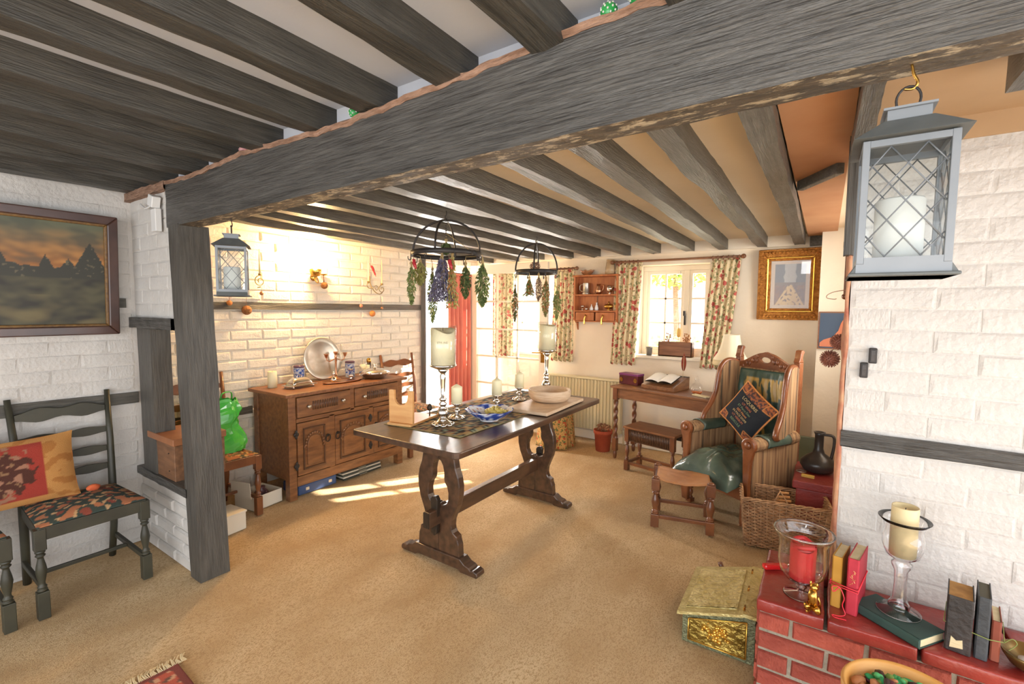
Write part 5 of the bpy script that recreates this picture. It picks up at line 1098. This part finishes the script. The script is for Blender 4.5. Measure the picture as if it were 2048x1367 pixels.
rack('smaller black iron herb rack hanging over the far half of the table', qx, qy, qz, .165, .265)
def B2(label, s_, d, z, L, r, mat, **k): x, y = rp_(qx, qy, s_, d); hoopstring(bunch(label, x, y, z, L, r*1.25, mat, **k), x, y, z, qx, qy, zr2, .165)
B2('thin dark herb sprig hanging in front of the door panes, left on the smaller rack', -.165, 0, zr2-.09, .31, .022, hg2, mat2=hor, seed=11, n=170)
B2('short rounded green and orange bunch on the smaller rack', -.055, -.03, zr2-.03, .17, .034, hg, mat2=hor, seed=12, n=200, shape=1)
B2('brown-purple lavender bunch at the middle of the smaller rack', .02, .0, zr2+.0, .24, .026, M('brown_lavender', '#7c6358', '#94786c', sc=30, rough=.9), seed=13, n=260, leaf=.008)
B2('long orange and green bunch right of the middle on the smaller rack', .075, -.04, zr2-.03, .33, .030, hg, mat2=hor, seed=14, n=260)
B2('soft green herb bunch in front of the floral curtain, right on the smaller rack', .17, .04, zr2-.10, .28, .028, hg, seed=15, n=200)
x, y = rp_(qx, qy, -.01, 0); t = thing('pine_cone', 'brown pine cone held inside the smaller rack', 'pine cone', (x, y, zr2+.03)); b = B()
for i in range(60):
    f = i/60; a = i*2.4; r = .036*math.sin(math.pi*(.12+.8*f)); b.cb((r*math.cos(a), r*math.sin(a), .07*(f-.5)), (.016, .012, .004), RZ(a) @ RY(-.6))
b.out('scales', bark, t)

# ------------------------------------------------------------------ lanterns
ln = thing('hanging_lantern', 'large grey lantern with diamond lattice glass hanging in front of the white brick wall', 'lantern', (.104, 1.098, 1.512)); W_ = .0635; LZ0, LZ1 = .022, .222
B().prism([(-.074, .004), (-.074, .0), (.074, .0), (.074, .004), (W_, .022), (-W_, .022)], -.062, .062).box(-.074, .074, -.074, .074, 0, .006).out('base', lroof, ln, bev=.002)
b = B().box(-W_, W_, -W_, W_, .006, .022); b.out('base_block', greymetal, ln)
for sx in (-1, 1):
    for sy in (-1, 1): B().box(*sorted((sx*W_, sx*(W_-.011))), *sorted((sy*W_, sy*(W_-.011))), LZ0, LZ1+.012).out('corner_bar', greymetal, ln, bev=.001)
for s_ in (-1, 1):
    for z in (LZ0, LZ1): B().box(-W_+.011, W_-.011, *sorted((s_*W_, s_*(W_-.010))), z, z+.011).out('cross_bar', greymetal, ln); B().box(*sorted((s_*W_, s_*(W_-.010))), -W_+.011, W_-.011, z, z+.011).out('cross_bar', greymetal, ln)
def lattice(parent, M4):
    b = B(); w, h = W_-.011, LZ1-LZ0-.012; cz = (LZ0+LZ1+.012)/2; p = .048; q = .062
    for s_ in (-1, 1):
        for k in range(-6, 7):
            c = k*p; pts = []
            x0_, x1_ = -w, w; f = lambda x: s_*(x-c)*q/p*1.0
            xs = [x for x in (x0_, x1_, c+s_*h/2*p/q, c-s_*h/2*p/q) if -w-1e-6 <= x <= w+1e-6 and abs(f(x)) <= h/2+1e-6]
            if len(xs) >= 2 and max(xs)-min(xs) > .004: b.tube([(min(xs), 0, cz+f(min(xs))), (max(xs), 0, cz+f(max(xs)))], .0012, 5)
    b.tf(M4); b.out('lattice', greymetal, parent)
for k in range(4):
    m = RZ(k*math.pi/2) @ Matrix.Translation((0, -W_+.006, 0)); lattice(ln, m)
    b = B().box(-W_+.011, W_-.011, .002, .003, LZ0+.011, LZ1); b.tf(m); b.out('glass_panel', lglass, ln)
def rfr(s0, z0, s1, z1, b): b.add([(-s0, -s0, z0), (s0, -s0, z0), (s0, s0, z0), (-s0, s0, z0), (-s1, -s1, z1), (s1, -s1, z1), (s1, s1, z1), (-s1, s1, z1)], [(0, 1, 5, 4), (1, 2, 6, 5), (2, 3, 7, 6), (3, 0, 4, 7), (0, 3, 2, 1), (4, 5, 6, 7)])
b = B(); rfr(.078, .236, .034, .272, b); b.out('roof', lroof, ln, bev=.001); b = B(); rfr(.030, .272, .030, .290, b); b.out('chimney', greymetal, ln); b = B(); rfr(.036, .290, .036, .294, b); b.out('chimney_cap', greymetal, ln)
B().tube([(.017*math.cos(a), 0, .314+.022*math.sin(a)) for a in [k*math.pi/10 for k in range(20)]], .0022, 6, True).out('ring', iron, ln)
dup(ln, (-2.36, 1.118, 1.496), rad(-30), 'dark lantern with diamond lattice glass hanging beside the thick post')
for i, (x, y, z, lb, col_) in enumerate(((.108, 1.098, 1.838, 'white pillar candle inside the large right lantern', 0), (-2.36, 1.118, 1.822, 'white pillar candle inside the lantern by the post', 1))):
    t = thing('lantern_candle', lb, 'candle', (x-.006, y, (1.512 if i == 0 else 1.496)+.0225)); B().lathe([(.036, 0), (.036, .115), (.033, .118), (.0, .11)], n=24).out('wax_body', waxw, t); B().tube([(0, 0, .108), (.001, 0, .122)], .0014, 5).out('wick', iron, t)
    h = thing('beam_hook', ('brass screw hook under the beam holding the right lantern', 'dark screw hook under the beam holding the lantern by the post')[i], 'hook', (x-.003 if i == 0 else x, y, z+.003)); zt = 1.885-z if i == 0 else 1.866-z
    B().tube(spline([(0, 0, zt), (.004, 0, zt-.02), (.010, 0, zt-.035), (.004, 0, zt-.045 if i == 0 else .0), (-.008, 0, .004)]), .0024, 6).out('hook_body', (brass, iron)[i], h)
# ------------------------------------------------------------------ near hearth plinth
HZ = .400
pl = thing('brick_plinth', 'low red brick plinth with tiled top along the white brick wall', 'plinth', (0, 0, 0))
B().box(-.150, 1.3, 1.885, 2.172, 0, .352).box(-.150, .07, 2.17, 2.30, 0, .352).out('core', mortar, pl)
bricks(pl, redbrick, (-.152, 1.888, 0), (1, 0), 1.4, -.002, .352, L=.204, H=.0605, jt=.0115, bev=.004, dep=.014, seed=21, off=1, dy=.15)
bricks(pl, redbrick, (-.152, 2.30, 0), (0, -1), .40, -.002, .352, L=.204, H=.0605, jt=.0115, bev=.004, dep=.010, seed=22, rz=rad(-90), dy=.15)
xj = [-.160, .055, .300, .545, .79, 1.035, 1.28]
for i in range(6):
    def tf_(u, v, a=xj[i], c=xj[i+1]-.010): return (a+(c-a)*u+.003*nz(v*6, a*9), 1.866+.305*v+.003*nz(u*9, a*5), HZ+.0012*nz(u*9, v*9, a*7))
    b = B().grid(tf_, 12, 12); b.out('tile', redtile, pl, solid=.044, bev=.006).location.z = -.022
b = B().box(-.160, .060, 2.178, 2.305, .352, HZ).out('tile', redtile, pl, bev=.01)
# potpourri basket
t = thing('potpourri_basket', 'round tan wooden bowl full of green and brown dried petals, in the bottom right foreground', 'bowl', (.235, 1.555, .30)); 
B().lathe([(.10, 0), (.135, .04), (.150, .10), (.152, .125), (.146, .132), (.139, .125), (.132, .09), (0, .075)], n=44).out('bowl_body', M('tan_bowl_wood', '#c98a3e', '#dba357', sc=6, rough=.45, st=(1, 1, 6)), t)
t2 = thing('bowl_stand', 'small wooden stool under the potpourri bowl', 'stool', (.235, 1.555, 0)); B().lathe([(.11, .275), (.115, .285), (.115, .298), (0, .298)], n=28).out('seat', oakx, t2)
for k in range(3): B().tube([(.08*math.cos(k*2.1), .08*math.sin(k*2.1), .28), (.11*math.cos(k*2.1), .11*math.sin(k*2.1), 0)], .012, 8).out('leg', oakx, t2)
pm = [M('petal_%d' % i, c, rough=.6) for i, c in enumerate(('#2f9a5a', '#5c2430', '#b8794c', '#7a9a4a', '#3b241f', '#c05a3c', '#54b06a'))]
t = thing('potpourri', 'heap of green, maroon and tan dried petals filling the tan bowl', 'potpourri', (.235, 1.555, .392)); 
pms = [B().ball((0, 0, 0), (.018, .012, .007), 8, 5, lambda d: 1+.2*nz(d.x*3+i, d.y*3, d.z*3)).mesh('petal', m) for i, m in enumerate(pm)]
for i in range(170):
    o = bpy.data.objects.new('petal', R.choice(pms)); COL.objects.link(o); o.parent = t; r = .118*math.sqrt(R.random()); a = R.uniform(0, 6.28)
    o.location = (r*math.cos(a), r*math.sin(a), .006+.03*(1-(r/.118)**2)+R.uniform(-.004, .008)); o.rotation_euler = (R.uniform(-.9, .9), R.uniform(-.9, .9), R.uniform(0, 6.28)); k = R.uniform(.7, 1.25); o.scale = (k, k, k*1.2)
# red candle in footed glass
t = thing('hurricane_glass', 'wide footed clear glass vase holding the red candle, on the corner of the plinth', 'glass vase', (-.028, 1.985, HZ+.001))
B().lathe([(.056, 0), (.054, .004), (.012, .012), (.010, .022), (.018, .032), (.010, .042), (.014, .050), (.05, .062), (.072, .09), (.078, .13), (.076, .18), (.078, .205), (.090, .23), (.096, .243), (.0935, .245)], n=44, close=True).out('vase_body', M('thick_glass', '#ffffff', rough=.0, trans=1), t, solid=.003)
B().lathe([(.0965, .240), (.0980, .2435), (.0965, .247), (.094, .2435), (.0965, .240)], n=44, close=True).out('rolled_rim', MC['thick_glass'], t)
t = thing('red_candle', 'thick red pillar candle with folded top inside the footed glass vase', 'candle', (-.028, 1.985, HZ+.066))
def rcf(u, v):
    a = 2*math.pi*u; k = 1+.02*math.cos(7*a); r = .042*k; z = .125*v+(.012*math.sin(2*a+1) if v > .95 else 0); return (r*math.cos(a), r*math.sin(a), z)
B().grid(rcf, 48, 10).lathe([(.041, .118), (.03, .108), (0, .10)], n=24).tube(spline([(.032, .02, .12), (.0, .036, .135), (-.03, .012, .13), (-.012, -.008, .118)]), .010, 8).tube(spline([(-.03, -.02, .122), (.0, -.036, .130), (.034, -.01, .125)]), .009, 8).out('wax_body', waxr, t); B().tube([(0, 0, .1), (.001, 0, .125)], .0015, 5).out('wick', waxw, t)
# lighter, dog, books
t = thing('gas_lighter', 'long-necked red gas lighter lying on the left end of the plinth', 'lighter', (-.118, 2.13, HZ+.001), rad(35)); B().box(-.055, .035, -.014, .014, 0, .022).out('handle', M('red_plastic', '#c81f22', rough=.2, coat=.5), t, bev=.008); B().tube([(.03, 0, .012), (.15, .0, .06)], .003, 6).out('nozzle', silver, t)
t = thing('brass_dog', 'small brass dog figure on the front edge of the plinth', 'figurine', (.012, 1.876, HZ+.003), rad(160))
b = B(); b.tube([(0, -.012, .018), (0, .0, .030), (.0, .006, .048), (0, .004, .062)], [.010, .013, .011, .008], 9); b.ball((0, -.002, .068), (.010, .013, .010), 10, 7); b.ball((0, -.016, .065), (.005, .007, .005), 8, 5)
b.ball((-.007, .003, .076), (.003, .003, .007), 6, 4); b.ball((.007, .003, .076), (.003, .003, .007), 6, 4)
for s_ in (-1, 1): b.tube([(s_*.006, .0, .045), (s_*.009, -.014, .024), (s_*.009, -.016, .003)], [.006, .004, .004], 7); b.tube([(s_*.008, .010, .022), (s_*.013, .002, .010), (s_*.012, -.008, .003)], [.009, .007, .004], 7)
b.tube([(0, .012, .018), (.004, .026, .012), (.002, .034, .02)], [.004, .003, .002], 6); b.out('dog_body', brass, t); t.scale = (1.4, 1.4, 1.4)
def book(name_label, loc, rz, w, d, h, cov, pg=None, rot=None, extra=None, gap=.004):
    """upright book: spine faces -y, w = thickness in x, d = depth in y, h = height"""
    t = thing('book', name_label, 'book', loc, rz, rot=rot)
    B().box(-w/2, -w/2+.003, -d/2, d/2, 0, h).out('cover_board', cov, t, bev=.001); B().box(w/2-.003, w/2, -d/2, d/2, 0, h).out('cover_board', cov, t, bev=.001)
    B().prism([(-w/2, -d/2), (-w/2+.004, -d/2-.004), (w/2-.004, -d/2-.004), (w/2, -d/2), (w/2, -d/2+.002), (-w/2, -d/2+.002)], 0, h, 'z').out('spine', cov, t, bev=.001)
    B().box(-w/2+.003, w/2-.003, -d/2+.003, d/2-gap, gap, h-gap).out('pages', pg or paper, t); return t
mus = M('mustard_cloth', '#b07f28', '#c4923a', sc=9, rough=.7); redc = M('red_book_cloth', '#a51f30', '#bb3040', sc=12, rough=.55)
bk1 = book('thin mustard yellow upright book tied with red ribbon, left of the red book', (.090, 2.035, HZ+.001), rad(-12), .030, .13, .185, mus)
bk2 = book('upright red book tied with red ribbon, right of the mustard book', (.137, 2.022, HZ+.001), rad(-12), .034, .15, .200, redc)
for k in range(9): B().tube([(R.uniform(-.009, .009), -.0795, .105+k*.006), (R.uniform(-.009, .009), -.0795, .111+k*.006)], .0009, 4).out('spine_lettering', M('gold_print', '#d9a86a', rough=.4, metal=.5), bk2)
t = thing('ribbon', 'bright red ribbon tied round the red and mustard books', 'ribbon', (.114, 2.028, HZ+.002), rad(-12)); rb = M('red_ribbon', '#e0303f', rough=.4)
for z, dz in ((.088, .018), (.096, .008)): B().tube([(-.041, -.075, z-.004), (.042, -.092, z), (.0435, .07, z+dz), (-.040, .07, z+dz), (-.041, -.075, z-.004)], .0020, 6).out('band', rb, t)
B().tube(spline([(-.01, -.093, .09), (-.025, -.098, .07), (-.03, -.096, .085), (-.01, -.093, .09), (.006, -.097, .06), (.002, -.096, .03), (.012, -.098, .004), (.0, -.115, -.0005), (-.02, -.125, -.0005), (-.01, -.135, -.0005), (.02, -.125, -.0005)]), .0018, 6).out('bow_and_tails', rb, t)
t = thing('book', 'worn green book lying flat under the tall glass candle holder', 'book', (.246, 1.975, HZ+.001), rad(-37)); grn = M('green_book_cloth', '#233d38', '#345049', sc=9, rough=.6, c3='#7a7a5a', thr=.7, ssc=14)
B().box(-.105, .105, -.062, .062, 0, .003).out('cover_board', grn, t, bev=.001); B().box(-.105, .105, -.062, .062, .029, .032).out('cover_board', grn, t, bev=.001); B().prism([(-.062, 0), (-.068, .006), (-.068, .026), (-.062, .032), (-.058, .032), (-.058, 0)], -.105, .105, 'x').out('spine', grn, t, bev=.001)
B().box(-.101, .101, -.058, .058, .003, .029).out('pages', paper, t)
t = thing('candle_glass', 'tall clear glass holder with long hollow stem, standing on the green book', 'candle holder', (.254, 2.005, HZ+.0335))
B().lathe([(.060, 0), (.060, .003), (.03, .012), (.028, .018), (.03, .026), (.024, .034), (.0185, .05), (.0165, .10), (.0185, .145), (.026, .16), (.027, .17), (.020, .178), (.026, .186), (.045, .20), (.057, .235), (.056, .265), (.051, .29), (.058, .312), (.071, .326)], n=44, close=True).out('holder_body', MC['thick_glass'], t, solid=.0025)
t = thing('pillar_candle', 'tall cream pillar candle with a hollow top in the tall glass holder by the wall', 'candle', (.254, 2.005, HZ+.0335+.200))
B().lathe([(.037, 0), (.037, .165), (.036, .168), (.033, .166), (.030, .155), (0, .15)], n=36).out('wax_body', M('honey_wax', '#d3c294', '#ddcea4', sc=4, rough=.45), t); B().tube([(0, 0, .15), (.001, 0, .162)], .0014, 5).out('wick', iron, t)
db = M('black_old_leather', '#2a2624', '#3b3532', sc=9, rough=.6, bump=.3); db2 = M('dark_grey_book', '#35383b', '#464a4d', sc=9, rough=.6, bump=.2); rb3 = M('rust_book', '#7c3a28', '#96503a', sc=9, rough=.7)
brn = M('torn_page_edge', '#9a7040', '#b98c52', sc=30, rough=.9)
b1_ = book('thick battered black book with open tan page tops, left of the three tied books', (.398, 1.975, HZ+.001), rad(-10), .060, .12, .175, db, brn)
B().prism([(-.018, .012), (.012, .018), (.010, .045), (-.004, .038), (-.016, .048)], -.0655, -.064).out('torn_label', paper, b1_)
book('tall narrow dark grey book in the middle of the three tied books', (.450, 1.975, HZ+.001), rad(-10), .030, .12, .195, db2, M('dark_page_edge', '#5a5648', rough=.9))
book('small rust-coloured book at the right of the three tied books', (.482, 1.985, HZ+.001), rad(-10), .022, .11, .125, rb3, paper)
t = thing('twine', 'thin green twine tied round the three dark books', 'twine', (.436, 1.975, HZ+.001), rad(-10)); tw = M('green_twine', '#7f8a4c', rough=.8)
B().tube([(-.072, -.066, .085), (.028, -.068, .075), (.060, -.060, .078), (.062, .055, .085), (-.068, .062, .09), (-.072, -.066, .085)], .0014, 6).tube(spline([(.06, -.06, .078), (.075, -.066, .10), (.085, -.06, .085), (.07, -.062, .06)]), .0013, 5).out('loop', tw, t)
t = thing('brass_bowl', 'small brass bowl with a tealight at the right end of the plinth in view', 'bowl', (.545, 1.94, HZ+.001)); B().lathe([(.02, 0), (.04, .012), (.055, .035), (.060, .05), (.058, .05), (.05, .034), (0, .014)], n=32).out('bowl_body', M('aged_brass', '#6e5a38', '#8f7748', sc=9, rough=.3, metal=.8), t); B().lathe([(.02, .015), (.021, .028), (0, .026)], n=20).out('tealight', waxw, t)

# brass slope-top box -----------------------------------------------------------
t = thing('brass_box', 'embossed brass coal box with sloping lid on the carpet beside the plinth', 'coal box', (-.32, 2.24, 0), rad(1.5)); bl_ = M('pale_embossed_brass', '#c2b06c', '#ece0a8', sc=14, rough=.32, metal=.55, bump=.8, bsc=40); bb_ = M('embossed_brass', '#8a7436', '#c2a859', sc=16, rough=.3, metal=.85, bump=1.0, bsc=34); bt = M('tarnished_brass', '#6f7358', '#8f9270', sc=60, rough=.45, metal=.6, bump=.6, bsc=120)
lo, hi = .13, .205
B().prism([(-.145, .0), (.14, 0), (.14, hi), (.10, hi), (-.145, lo)], -.185, .20).out('box_body', bt, t, bev=.003)
B().prism([(-.115, .022), (.105, .022), (.105, hi-.03), (-.115, lo-.018)], -.190, -.184).out('side_relief', bb_, t, bev=.003)
frm = B(); 
for (p0, p1) in (((-.118, .02), (.108, .02)), ((.108, .02), (.108, hi-.028)), ((.108, hi-.028), (-.118, lo-.016)), ((-.118, lo-.016), (-.118, .02))): frm.tube([(p0[0], -.190, p0[1]), (p1[0], -.190, p1[1])], .003, 6)
frm.out('relief_border', goldl, t)
sl = math.atan2(hi-lo, .245); lid = thing('x', 'x', 'x'); bpy.data.objects.remove(lid)
def lidp(x, y, z=0): return (x, y, lo+(x+.145)*math.tan(sl)+.012+z)
def pan(x0_, x1_, y0_, y1_, z0_, z1_, name, mat, fn=None, nu=1, nv=1, bev=.002):
    b = B(); b.grid(lambda u, v: lidp(x0_+(x1_-x0_)*u, y0_+(y1_-y0_)*v, z1_+(fn(u, v) if fn else 0)), nu, nv, nu > 2)
    b.add([lidp(x0_, y0_, z0_), lidp(x1_, y0_, z0_), lidp(x1_, y1_, z0_), lidp(x0_, y1_, z0_), lidp(x0_, y0_, z1_), lidp(x1_, y0_, z1_), lidp(x1_, y1_, z1_), lidp(x0_, y1_, z1_)], [(0, 1, 2, 3), (0, 4, 5, 1), (1, 5, 6, 2), (2, 6, 7, 3), (3, 7, 4, 0)]); return b.out(name, mat, t, bev=0)
lm = M('lid_brass', '#b8a566', '#d6c88c', sc=30, rough=.38, metal=.45, bump=.4, bsc=90)
pan(-.165, .095, -.205, .22, -.012, 0, 'lid', lm)
pan(-.135, .068, -.165, .18, 0, .003, 'lid_relief', bl_, lambda u, v: .007*max(0, nz(u*6, v*8, 3))+.004*nz(u*18, v*22)+.002, 50, 60)
B().box(.092, .15, -.205, .22, hi+.0, hi+.014).out('hinge_ledge', lm, t, bev=.002)
for y in (-.16, 0, .16): B().tube([(.094, y-.02, hi+.015), (.094, y+.02, hi+.015)], .004, 8).out('hinge', brass, t)
bm = B()
for i in range(40): a, r = R.uniform(0, 6.28), .05*math.sqrt(R.random()); bm.ball((-.01+r*1.2*math.cos(a), -.190, .085+r*.8*math.sin(a)), R.uniform(.004, .010), 7, 5)
bm.out('embossed_flowers', goldl, t)
t = thing('fire_tongs', 'dark wooden fire tool ends sticking up behind the brass box', 'fire tool', (-.30, 2.53, 0), rad(10)); B().tube([(-.03, .03, 0), (-.09, -.02, .17)], .012, 8).out('shaft', oakx, t); B().tube([(.08, .02, 0), (.09, -.03, .16), (.105, -.03, .19)], .009, 8).out('shaft', oakdd, t); B().tube([(.09, -.03, .15), (.13, -.03, .18)], .008, 8).out('fork', oakx, t)

# rug in the foreground
t = thing('fringed_rug', 'corner of a red patterned rug with cream fringe at the bottom edge of the photo', 'rug', (-2.105, .735, .006), rad(-3))
def rgc(u, v):
    e = min(u, v, 1-u, 1-v)
    if e < .035: return lin('#7a3b32')
    return lin('#b5553f') if nz(u*18, v*18) > -.05 else (lin('#c99a78') if nz(u*30, v*30, 4) > 0 else lin('#6c4a3c'))
B().grid(lambda u, v: (.52*u, -.70+.70*v, .004+.002*nz(u*9, v*9)), 60, 120, True, rgc).out('pile', vmc, t, solid=.006)
b = B()
for i in range(150): x = .004; y = .03-.70*i/150; b.tube([(x, y, .006), (x-.03, y+R.uniform(-.006, .006), .005), (x-.055, y+R.uniform(-.012, .012)+.01, .003)], .0022, 4)
o = b.out('fringe', M('cream_wool_fringe', '#d9c7a0', rough=.95), t); o['kind'] = 'stuff'

# pieces on the ledge of the beam
def dotball(x, z, r, label, base, y=1.075):
    t = thing('spotted_bauble', label, 'bauble', (x, y, z)); B().ball((0, 0, 0), r, 20, 14).out('ball', base, t); b = B()
    for i in range(44): ph = math.acos(1-2*(i+.5)/44); th = i*2.4; b.ball((r*math.sin(ph)*math.cos(th), r*math.sin(ph)*math.sin(th), r*math.cos(ph)), r*.13, 6, 4)
    b.out('white_dots', waxw, t)
gb = M('green_bauble', '#2f9a4c', rough=.3); dotball(-.455, 2.146, .021, 'green white-dotted bauble on the beam, left one of the close pair', gb); dotball(-.385, 2.158, .022, 'green white-dotted bauble on the beam, right one of the close pair', gb); dotball(-1.385, 2.122, .021, 'green white-dotted bauble alone on the beam further left', gb)
t = thing('red_bauble', 'small red and silver ornament wedged on the beam near the post', 'ornament', (-2.11, 1.062, 2.122)); B().ball((0, 0, 0), (.03, .018, .014), 14, 9, lambda d: 1+.2*nz(d.x*3, d.y*3, d.z*3)).out('ball', M('red_foil', '#b8383a', '#c9a0a0', sc=12, rough=.3), t); B().lathe([(.006, 0), (.006, .008), (0, .008)], (0, 0, .012), 8).out('cap', silver, t)
# wall end of the white brick wall
t = thing('iron_socket', 'upper black iron fitting on the white brick wall', 'iron fitting', (.152, 2.172, 1.29)); B().box(-.012, .012, -.022, 0, -.028, .028).out('block', iron, t, bev=.003); B().box(-.006, .006, -.026, -.02, -.02, .02).out('slot', oakdd, t)
t = thing('iron_socket', 'lower black iron fitting on the white brick wall', 'iron fitting', (.128, 2.172, 1.235)); B().box(-.012, .012, -.022, 0, -.028, .028).out('block', iron, t, bev=.003); B().box(-.006, .006, -.026, -.02, -.02, .02).out('slot', oakdd, t)
wr = M('twisted_wire', '#b08a72', rough=.35, metal=.8)
for i, (x, y, z, r, lb) in enumerate(((.052, 2.37, 1.325, .034, 'upper spiky brown seed ball hanging at the end of the white wall'), (.024, 2.40, 1.25, .038, 'lower spiky brown seed ball hanging at the end of the white wall'))):
    t = thing('seed_ball', lb, 'ornament', (x, y, z)); b = B().ball((0, 0, 0), r*.72, 14, 10)
    for k in range(110): ph = math.acos(1-2*(k+.5)/110); th = k*2.4; d = Vector((math.sin(ph)*math.cos(th), math.sin(ph)*math.sin(th), math.cos(ph))); b.tube([d*r*.6, d*r], [.004, .0015], 5)
    b.out('spiky_ball', M('seed_brown', '#7a4636', '#9c6450', sc=20, rough=.6), t); B().tube(spline([(0, 0, r*.8), (.02, -.01, r*1.25), (.035, -.02, r*1.1), (.045, -.06, r*.9)]), .0016, 5).out('wire', wr, t)
t = thing('wire_hook', 'thin bent wire hook above the seed balls', 'hook', (.035, 2.36, 1.53)); B().tube(spline([(.06, -.0, .012), (0, 0, .005), (-.03, 0, -.008), (-.034, 0, -.022), (-.01, 0, -.028), (.0, 0, -.026)]), .0016, 5).out('wire', wr, t)
t = thing('wooden_rack', 'narrow reddish wooden bar hanging high at the end of the white wall', 'wooden bar', (.075, 2.62, 1.62)); B().box(-.012, .008, -.01, .01, -.10, .16).out('bar', oakl, t, bev=.004); B().box(-.022, .0, -.012, .012, .12, .15).out('peg', oakl, t, bev=.003); B().ball((-.005, 0, -.10), .014, 8, 6).out('knob', oakx, t)
